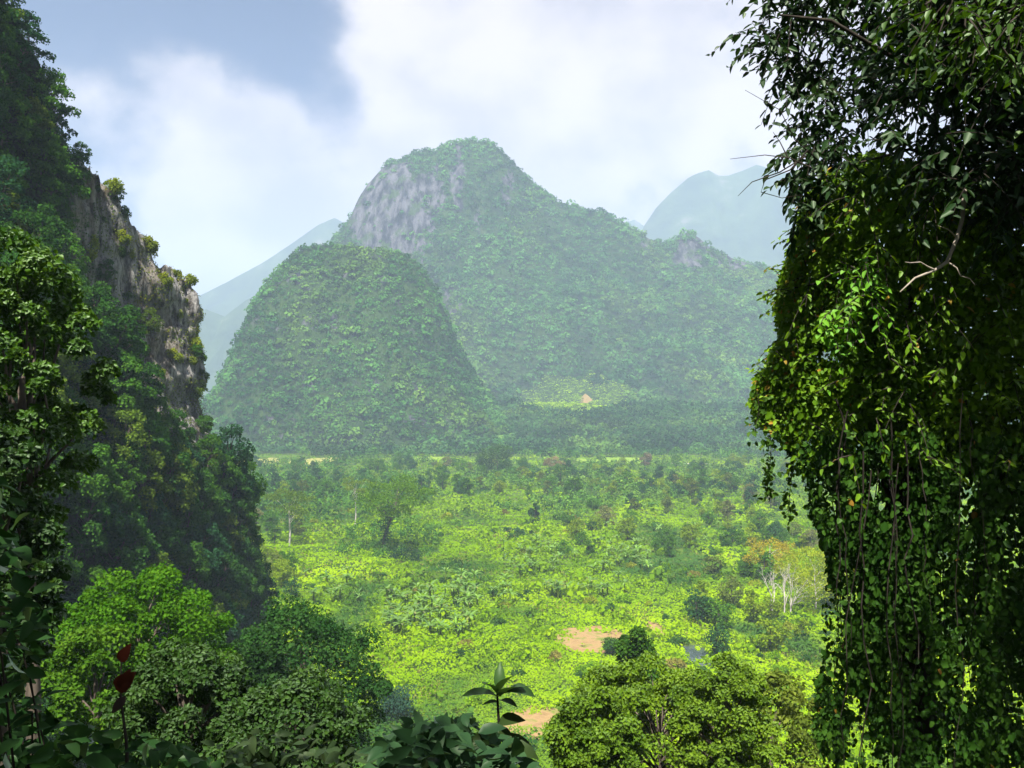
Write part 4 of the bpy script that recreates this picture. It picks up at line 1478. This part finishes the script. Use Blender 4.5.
# brighter broad leaved bough in the extreme corner
rng = np.random.default_rng(701)
gc, gl = Geo(), Geo()
u = rng.uniform(905, 1060, 120)
v = rng.uniform(-30, 78, 120)
ok = (v < 10 + (u - 905) * .55)
yy = rng.uniform(6.2, 7.6, 120)
A = np.column_stack([(u - 512) / F * yy, yy, EYE + (HZ - v) / F * yy])[ok]
limb(gl, at(1130, -60, 7.6), at(925, 5, 6.6), .03, .008, rng, .02, 7, 5, .05)
sprays(gc, gl, rng, A, 8, .095, (.25, .45), (-.5, -.1, -.3), .5, lw=.5)
thing('overhanging_bough', [('branch', gl.mesh('branch', M_DARKBARK, True), None), ('foliage', gc.mesh('foliage', M_NEAR), (0.028, 0.068, 0.005))],
      label='lighter green leafy bough hanging into the top right corner', cat='branch')

# --- vine covered tree: left flank, sunlight painted into its edge leaves
rng = np.random.default_rng(702)
gf, gt = Geo(), Geo()
FL = [(838, 168), (815, 185), (803, 205), (795, 235), (783, 268), (776, 300), (779, 335), (768, 362), (756, 380), (749, 402), (757, 425), (772, 430), (792, 455), (806, 480), (830, 470), (880, 460), (960, 470), (1230, 470), (1230, 170), (960, 170),
      (905, 160), (870, 150)]


def flank(u, v, r):
    # bulges towards the camera away from its left edge
    k = np.clip((u - 755) / 200, 0, 1)
    return 13.6 - 2.9 * np.sqrt(k) + r ** 1.5 * 3.4 * (.35 + .65 * k)


field_leaves(gf, rng, FL, 62000, 0, 0, .072, ydep=flank, tmean=.5, altp=.008, hang=.6,
             density=lambda u, v: np.where(u < 930, 1, 1.0) * np.clip(fbm(u / 26, v / 30, octv=3, seed=98) * 3.2 - .55, .12, 1))
lit_paint = [(838, 168), (815, 185), (803, 205), (795, 235), (783, 268), (776, 300), (779, 335), (768, 362), (756, 380), (749, 402), (757, 425), (790, 440), (850, 420), (870, 330), (850, 250)]  # left edge area whose leaf tone is lightened to paint sunlight
field_leaves(gf, rng, lit_paint, 17000, 0, 0, .062, ydep=lambda u, v, r: 13.4 - 2.2 * np.sqrt(np.clip((u - 760) / 160, 0, 1)) + r * 1.2, tmean=.80, altp=.05, hang=.6,
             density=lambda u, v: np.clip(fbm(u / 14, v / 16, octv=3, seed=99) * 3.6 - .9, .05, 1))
du, dv = rng.uniform(800, 1040, 90), rng.uniform(190, 460, 90)
sprays(gf, gt, rng, [at(a, b, c_) for a, b, c_ in zip(du, dv, rng.uniform(10.2, 11.0, 90) + np.clip((860 - du) / 60, 0, 1) * 1.6)], 7, .115, (.25, .55), (-.25, -.35, -.5), .6, .5, .5, .03)
BK = [(860, 170), (1230, 190), (1230, 470), (880, 470), (850, 400)]
field_leaves(gf, rng, BK, 12000, 14.6, 16.6, .13, tmean=.35, hang=.6)
eu = np.interp(rng.uniform(0, 1, 90), np.linspace(0, 1, 12), [815, 803, 795, 783, 776, 779, 768, 756, 750, 757, 772, 792])
ev = np.interp(eu * 0 + rng.uniform(0, 1, 90), np.linspace(0, 1, 12), [185, 205, 235, 268, 300, 335, 362, 380, 402, 425, 430, 455])
fr_ = rng.uniform(0, 1, 90)
eu = np.interp(fr_, np.linspace(0, 1, 12), [815, 803, 795, 783, 776, 779, 768, 756, 750, 757, 772, 792]) + rng.uniform(2, 26, 90)
ev = np.interp(fr_, np.linspace(0, 1, 12), [185, 205, 235, 268, 300, 335, 362, 380, 402, 425, 430, 455])
sprays(gf, gt, rng, [at(a, b, c_) for a, b, c_ in zip(eu, ev, rng.uniform(12.2, 13.4, 90))], 8, .085, (.2, .5), (-.7, -.3, .1), .75, .6, .6, .06)
tb = np.array((6.4, 13.6, 71.5))
gt.tube([tb, tb + (-.2, 0, 4), tb + (-.5, .1, 8), tb + (-.9, .2, 11)], [.3, .27, .2, .08], 9)
for _ in range(26):
    s = tb + np.array((-.4, 0, rng.uniform(5, 10)))
    e = at(rng.uniform(790, 1010), rng.uniform(190, 440), rng.uniform(11.5, 14.5))
    limb(gt, s, e, .07, .012, rng, rng.uniform(-.05, .15), 7, 5, .1)
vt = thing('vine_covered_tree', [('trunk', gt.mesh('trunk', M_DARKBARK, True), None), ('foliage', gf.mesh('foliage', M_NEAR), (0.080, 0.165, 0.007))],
           label='tree smothered in small leaved vines with left edge coloured as sunlit', cat='tree')
# --- bigger leaved climber with bright leaves
rng = np.random.default_rng(703)
gf, gs = Geo(), Geo()
u = np.concatenate([rng.uniform(845, 885, 26), rng.uniform(820, 860, 14)])
v = np.concatenate([rng.uniform(255, 330, 26), rng.uniform(300, 345, 14)])
A = np.array([at(a, b, c_) for a, b, c_ in zip(u, v, rng.uniform(10.4, 10.9, len(u)))])
sprays(gf, gs, rng, A, 7, .11, (.3, .5), (-.2, -.3, -.6), .75, lw=.6)
thing('climber', [('stem', gs.mesh('stem', M_DARKBARK), None), ('foliage', gf.mesh('foliage', M_NEAR), (0.07, 0.20, 0.012))], label='climber with larger bright green leaves on the vine covered tree', cat='climber')

# --- creeper curtain hanging below, thinner towards the right
rng = np.random.default_rng(704)
gf, gs = Geo(), Geo()
CU = [(772, 430), (792, 455), (805, 480), (812, 515), (826, 545), (829, 575), (822, 610), (826, 650), (816, 690), (812, 720), (832, 800), (1230, 800), (1230, 440), (880, 430)]


def curtain(u, v):
    d = np.clip(fbm(u / 22, v / 55, octv=3, seed=101) * 3.4 - 1.0, .06, 1)
    gap_ = np.clip((u - 885) / 60, 0, 1) * np.clip((v - 430) / 60, 0, 1)
    left = np.clip((880 - u) / 60, 0, 1) * np.clip((v - 590) / 50, 0, 1)
    return d * (1 - .40 * gap_) * (1 - .35 * left)


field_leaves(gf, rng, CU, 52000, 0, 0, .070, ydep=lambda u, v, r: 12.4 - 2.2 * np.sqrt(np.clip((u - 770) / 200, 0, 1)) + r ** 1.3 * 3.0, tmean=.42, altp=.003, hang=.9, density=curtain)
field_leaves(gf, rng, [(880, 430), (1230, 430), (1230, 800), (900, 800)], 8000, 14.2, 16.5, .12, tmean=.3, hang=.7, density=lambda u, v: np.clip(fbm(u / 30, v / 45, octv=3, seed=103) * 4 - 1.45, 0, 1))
for k in range(48):
    u0, v0 = rng.uniform(830, 1060), rng.uniform(380, 470)
    y = rng.uniform(10, 13)
    a = at(u0, v0, y)
    Ls = rng.uniform(2.0, 5.0)
    t = np.linspace(0, 1, 12)[:, None]
    pts = a + np.array((0, 0, -Ls)) * t + np.cumsum(rng.normal(size=(12, 3)) * .045, 0) * (1, 1, .3)
    gs.tube(pts, np.linspace(.009, .004, 12) * rng.uniform(.5, 1.5), 4)
    m = 12
    idx = rng.integers(0, 12, m)
    ax = unit(rng.normal(size=(m, 3)) + np.array((0, 0, -.9)))
    ll = rng.uniform(.06, .12, m)
    gf.leaves(pts[idx], ax, unit(rng.normal(size=(m, 3)) + np.array((0, -.6, .5))), ll, ll * .7, 'oval', .1, .15, rng.uniform(.3, .7, m))
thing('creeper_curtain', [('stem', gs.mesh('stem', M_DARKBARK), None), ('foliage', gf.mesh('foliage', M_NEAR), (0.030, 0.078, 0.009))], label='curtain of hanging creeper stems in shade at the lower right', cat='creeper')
# --- separate hanging strands
rng = np.random.default_rng(705)
for k, (u0, v0, v1, lab) in enumerate(((769, 425, 500, 'single leafy vine strand dangling left of the vine covered tree'), (790, 440, 520, 'shorter hanging strand close beside the creeper curtain edge'),
                                       (757, 392, 436, 'short vine tip sticking out at the left edge of the vines'))):
    gf, gs = Geo(), Geo()
    y = 12.8
    t = np.linspace(0, 1, 26)
    pts = np.array([at(u0 + math.sin(tt * 5) * 2, v0 + (v1 - v0) * tt, y) for tt in t])
    gs.tube(pts[::3], .006, 4)
    m = 110 if k < 2 else 60
    idx = rng.integers(0, 26, m)
    ll = rng.uniform(.05, .11, m)
    gf.leaves(pts[idx] + rng.normal(size=(m, 3)) * .05, unit(rng.normal(size=(m, 3)) + np.array((0, 0, -.8))), unit(rng.normal(size=(m, 3)) + np.array((-.3, -.5, .5))), ll, ll * .72, 'oval', .1, .15, rng.uniform(.3, .8, m))
    thing('hanging_vine', [('stem', gs.mesh('stem', M_DARKBARK), None), ('foliage', gf.mesh('foliage', M_NEAR), (0.05, 0.11, 0.015))], label=lab, cat='vine', group='hanging vine strands')
# --- dead pale branch and bare twigs
M_DEAD = ground_mat('dead_wood', [(0.3, (0.20, 0.17, 0.13)), (0.7, (0.42, 0.37, 0.30))], 6.0, 5)
g = Geo()
path = [(1010, 160, 10.9), (985, 172, 10.6), (965, 190, 10.4), (962, 220, 10.3), (957, 238, 10.2), (947, 262, 10.1), (935, 270, 10.0), (915, 278, 9.95), (900, 292, 9.9)]
g.tube([at(*q) for q in path], [.03, .028, .03, .026, .024, .022, .018, .013, .006], 6)
for a, b in (((965, 190, 10.4), (930, 165, 10.2)), ((957, 238, 10.2), (935, 225, 10.0)), ((935, 270, 10.0), (905, 262, 9.8)), ((985, 172, 10.6), (1040, 178, 10.4)), ((947, 262, 10.1), (975, 285, 9.9))):
    limb(g, at(*a), at(*b), .012, .003, rng, .05, 6, 4, .08)
tag(link('dead_branch', g.mesh('dead_branch', M_DEAD, True)), 'pale crooked dead branch caught in the dark vines', 'branch')
g = Geo()
for path in ([(812, 168, 11), (790, 158, 11), (765, 155, 11), (730, 159, 11)], [(808, 150, 11), (790, 170, 11), (765, 180, 11), (761, 192, 11), (782, 198, 11), (800, 195, 11)],
             [(806, 156, 11.3), (780, 172, 11.2), (752, 182, 11), (738, 196, 11)], [(788, 158, 11), (780, 142, 11), (773, 132, 11)], [(818, 160, 11.3), (795, 140, 11), (780, 110, 11), (745, 90, 11)]):
    g.tube([at(*q) for q in path], np.linspace(.011, .003, len(path)), 4)
tag(link('bare_twig', g.mesh('bare_twig', M_DARKBARK)), 'thin leafless twigs reaching left from the canopy tree', 'twig')

# --- unseen second tree added over the camera to shade the near plants
rng = np.random.default_rng(706)
gt, gc = Geo(), Geo()
TB = np.array((-7.5, -4.0, 78.5))
gt.tube([TB, TB + (.1, .2, 4), TB + (.4, .6, 8), TB + (.8, 1.2, 12)], [.4, .34, .28, .15], 9)
n = 330
A = np.column_stack([rng.uniform(-13, -1.5, n), rng.uniform(-8, 8, n), rng.uniform(85.5, 92, n)])
A = A[A[:, 2] > 83.2 + np.maximum(A[:, 1], 0) * .50]
for k in range(0, len(A), 9):
    limb(gt, TB + (.4, .6, rng.uniform(6.5, 11)), A[k], .09, .02, rng, .06, 6, 5)
clump_leaves(gc, rng, A, rng.uniform(.6, 1.0, len(A)), 44, .26, .15, 'oval')
thing('canopy_tree', [('trunk', gt.mesh('trunk', M_DARKBARK, True), None), ('crown', gc.mesh('crown', M_NEAR), (0.03, 0.07, 0.018))], label='unseen tree added over the viewpoint whose crown shades the near plants', cat='tree')

# ------------------------------------------------------------------ near plants at the bottom edge
M_BIG = leaf_mat('broad_leaf', (0.05, 0.011, 0.008), trans=.35, gloss=.3, rough=.4, lo=.55, hi=1.45)


def big_leaf(g, p, d, n, L, Wd, tone=.5, alt=0.0, k=6):
    """one broad leaf blade: curved, with a midrib fold"""
    d, n = unit(np.array(d, float)), np.array(n, float)
    n = unit(n - d * (n @ d))
    s = np.cross(n, d)
    t = np.linspace(0, 1, k)
    w = np.sin(np.pi * np.clip(t, 0, 1) ** .8) ** .8 * Wd / 2
    w[-1] = .002
    mid = np.array(p) + d * (t * L)[:, None] - n * (t ** 2 * .28 * L)[:, None]
    lf = mid + s * w[:, None] + n * (w * .35)[:, None]
    rt = mid - s * w[:, None] + n * (w * .35)[:, None]
    i = np.arange(k - 1)
    g.add(np.concatenate([lf, mid, rt]), [np.concatenate([np.stack([i, i + k, i + k + 1, i + 1], 1), np.stack([i + k, i + 2 * k, i + 2 * k + 1, i + k + 1], 1)])], tone, alt)


# the big leaved plant on a single stem
rng = np.random.default_rng(800)
gs, gf = Geo(), Geo()
y = 5.2
top = at(497, 690, y)
base = np.array((top[0] + .03, y + .1, float(slope_z(np.array([top[0]]), np.array([y]))[0]) - .1))
gs.tube([base, (base + top) / 2 + (.02, 0, 0), at(499, 725, y), top], [.014, .012, .010, .006], 6)
for (a, b) in (((499, 697), (468, 690)), ((499, 692), (510, 672)), ((500, 695), (528, 687)), ((500, 700), (515, 706)), ((497, 694), (486, 680)), ((499, 702), (484, 706)), ((499, 690), (500, 664)), ((500, 697), (519, 680))):
    p, e = at(*a, y), at(*b, y + rng.uniform(-.25, .05))
    big_leaf(gf, p, (e - p) + (0, 0, .03), (0, -.15, 1), np.linalg.norm(e - p) * 1.08, np.linalg.norm(e - p) * .46, np.clip(rng.normal(.5, .15), 0, 1))
for (a, b) in (((498, 722), (520, 716)), ((498, 728), (488, 752)), ((500, 726), (512, 745)), ((499, 732), (470, 742)), ((500, 738), (538, 752))):
    p, e = at(*a, y), at(*b, y - .1)
    big_leaf(gf, p, (e - p), (.3, -.6, .6), np.linalg.norm(e - p), np.linalg.norm(e - p) * .5, .3, 0.25)
thing('broad_leaved_plant', [('stem', gs.mesh('stem', M_DARKBARK), None), ('foliage', gf.mesh('foliage', M_BIG), (0.035, 0.085, 0.020))], label='single stemmed plant with a rosette of broad leaves at bottom centre', cat='plant')


def broad_shrub(name, region, n, y0, y1, L, color, label, seed, altp=0, cat='shrub', up=.7):
    rng = np.random.default_rng(seed)
    gs, gf = Geo(), Geo()
    poly = np.array(region, float)
    cnt = 0
    cu = poly[:, 0].mean()
    yb = (y0 + y1) / 2
    xb = (cu - 512) / F * yb
    root = np.array((xb, yb, float(slope_z(np.array([xb]), np.array([yb]))[0]) - .1))
    while cnt < n:
        u, v = rng.uniform(poly[:, 0].min(), poly[:, 0].max()), rng.uniform(poly[:, 1].min(), poly[:, 1].max())
        if not inpoly(np.array([u]), np.array([v]), poly)[0]:
            continue
        p = at(u, v, rng.uniform(y0, y1))
        d = rng.normal(size=3) * (1, .7, .4) + (0, -.2, -.05)
        ll = L * rng.uniform(.65, 1.25)
        big_leaf(gf, p, d, rng.normal(size=3) * .4 + (0, -.25, up), ll, ll * .5, np.clip(rng.normal(.5, .2), 0, 1), 1.0 if rng.uniform() < altp else 0.0, 5)
        if cnt % 60 == 0:
            limb(gs, root + rng.normal(size=3) * (.25, .15, 0), p, .008, .003, rng, .05, 7, 4, .04)
        cnt += 1
    return thing(name, [('stem', gs.mesh('stem', M_DARKBARK), None), ('foliage', gf.mesh('foliage', M_BIG), color)], label=label, cat=cat)


broad_shrub('broad_leaved_shrub', [(372, 800), (380, 745), (400, 728), (440, 720), (470, 722), (500, 745), (540, 760), (560, 800)], 620, 4.6, 6.4, .135, (0.030, 0.075, 0.028), 'low dark shrub of overlapping broad leaves under the rosette plant', 801)
broad_shrub('broad_leaved_shrub', [(-40, 820), (-40, 480), (5, 470), (22, 560), (40, 610), (30, 680), (60, 720), (130, 735), (200, 745), (235, 770), (240, 820)], 900, 2.6, 4.2, .085, (0.020, 0.060, 0.014), 'deep shaded broad leaved shrub filling the bottom left corner', 802)
# young reddish leaves on a shoot
rng = np.random.default_rng(803)
gs, gf = Geo(), Geo()
y = 3.0
gs.tube([at(128, 790, y), at(126, 740, y), at(121, 700, y), at(121, 655, y)], [.007, .006, .004, .002], 5)
for (a, b, w_, al, tn) in (((120, 662), (127, 648), .6, 1, .45), ((116, 690), (130, 676), .75, 1, .35), ((126, 696), (112, 712), .5, .25, .3), ((122, 690), (127, 674), .7, 1, .25)):
    p, e = at(*a, y), at(*b, y - .02)
    big_leaf(gf, p, e - p, (.2, -1, .3), np.linalg.norm(e - p) * 1.1, np.linalg.norm(e - p) * w_, tn, al)
thing('red_leaved_shoot', [('stem', gs.mesh('stem', M_DARKBARK), None), ('foliage', gf.mesh('foliage', M_BIG), (0.06, 0.05, 0.06))], label='slim shoot with red young leaves in the lower left corner', cat='shoot')
broad_shrub('glossy_shrub', [(190, 800), (215, 745), (270, 730), (340, 740), (380, 760), (390, 800)], 260, 7, 9, .14, (0.040, 0.070, 0.026), 'low glossy shrub along the bottom edge before the dark broad tree', 804)

# ------------------------------------------------------------------ haze
m, t = new_mat('haze')
pv = nd(t, 'ShaderNodeVolumePrincipled')
pv.inputs['Color'].default_value = (0.62, 0.76, 1.0, 1)
pv.inputs['Density'].default_value = 0.000145
pv.inputs['Anisotropy'].default_value = -0.15
o = nd(t, 'ShaderNodeOutputMaterial')
t.links.new(pv.outputs[0], o.inputs['Volume'])
g = Geo()
g.box(((0), (Y0 + Y1) / 2, (1800 - 3) / 2), (2 * XB, Y1 - Y0, 1800 + 3))
hz = link('haze', g.mesh('haze', m))
tag(hz, 'pale blue haze lying over the valley and mountains', 'haze', None, 'stuff')
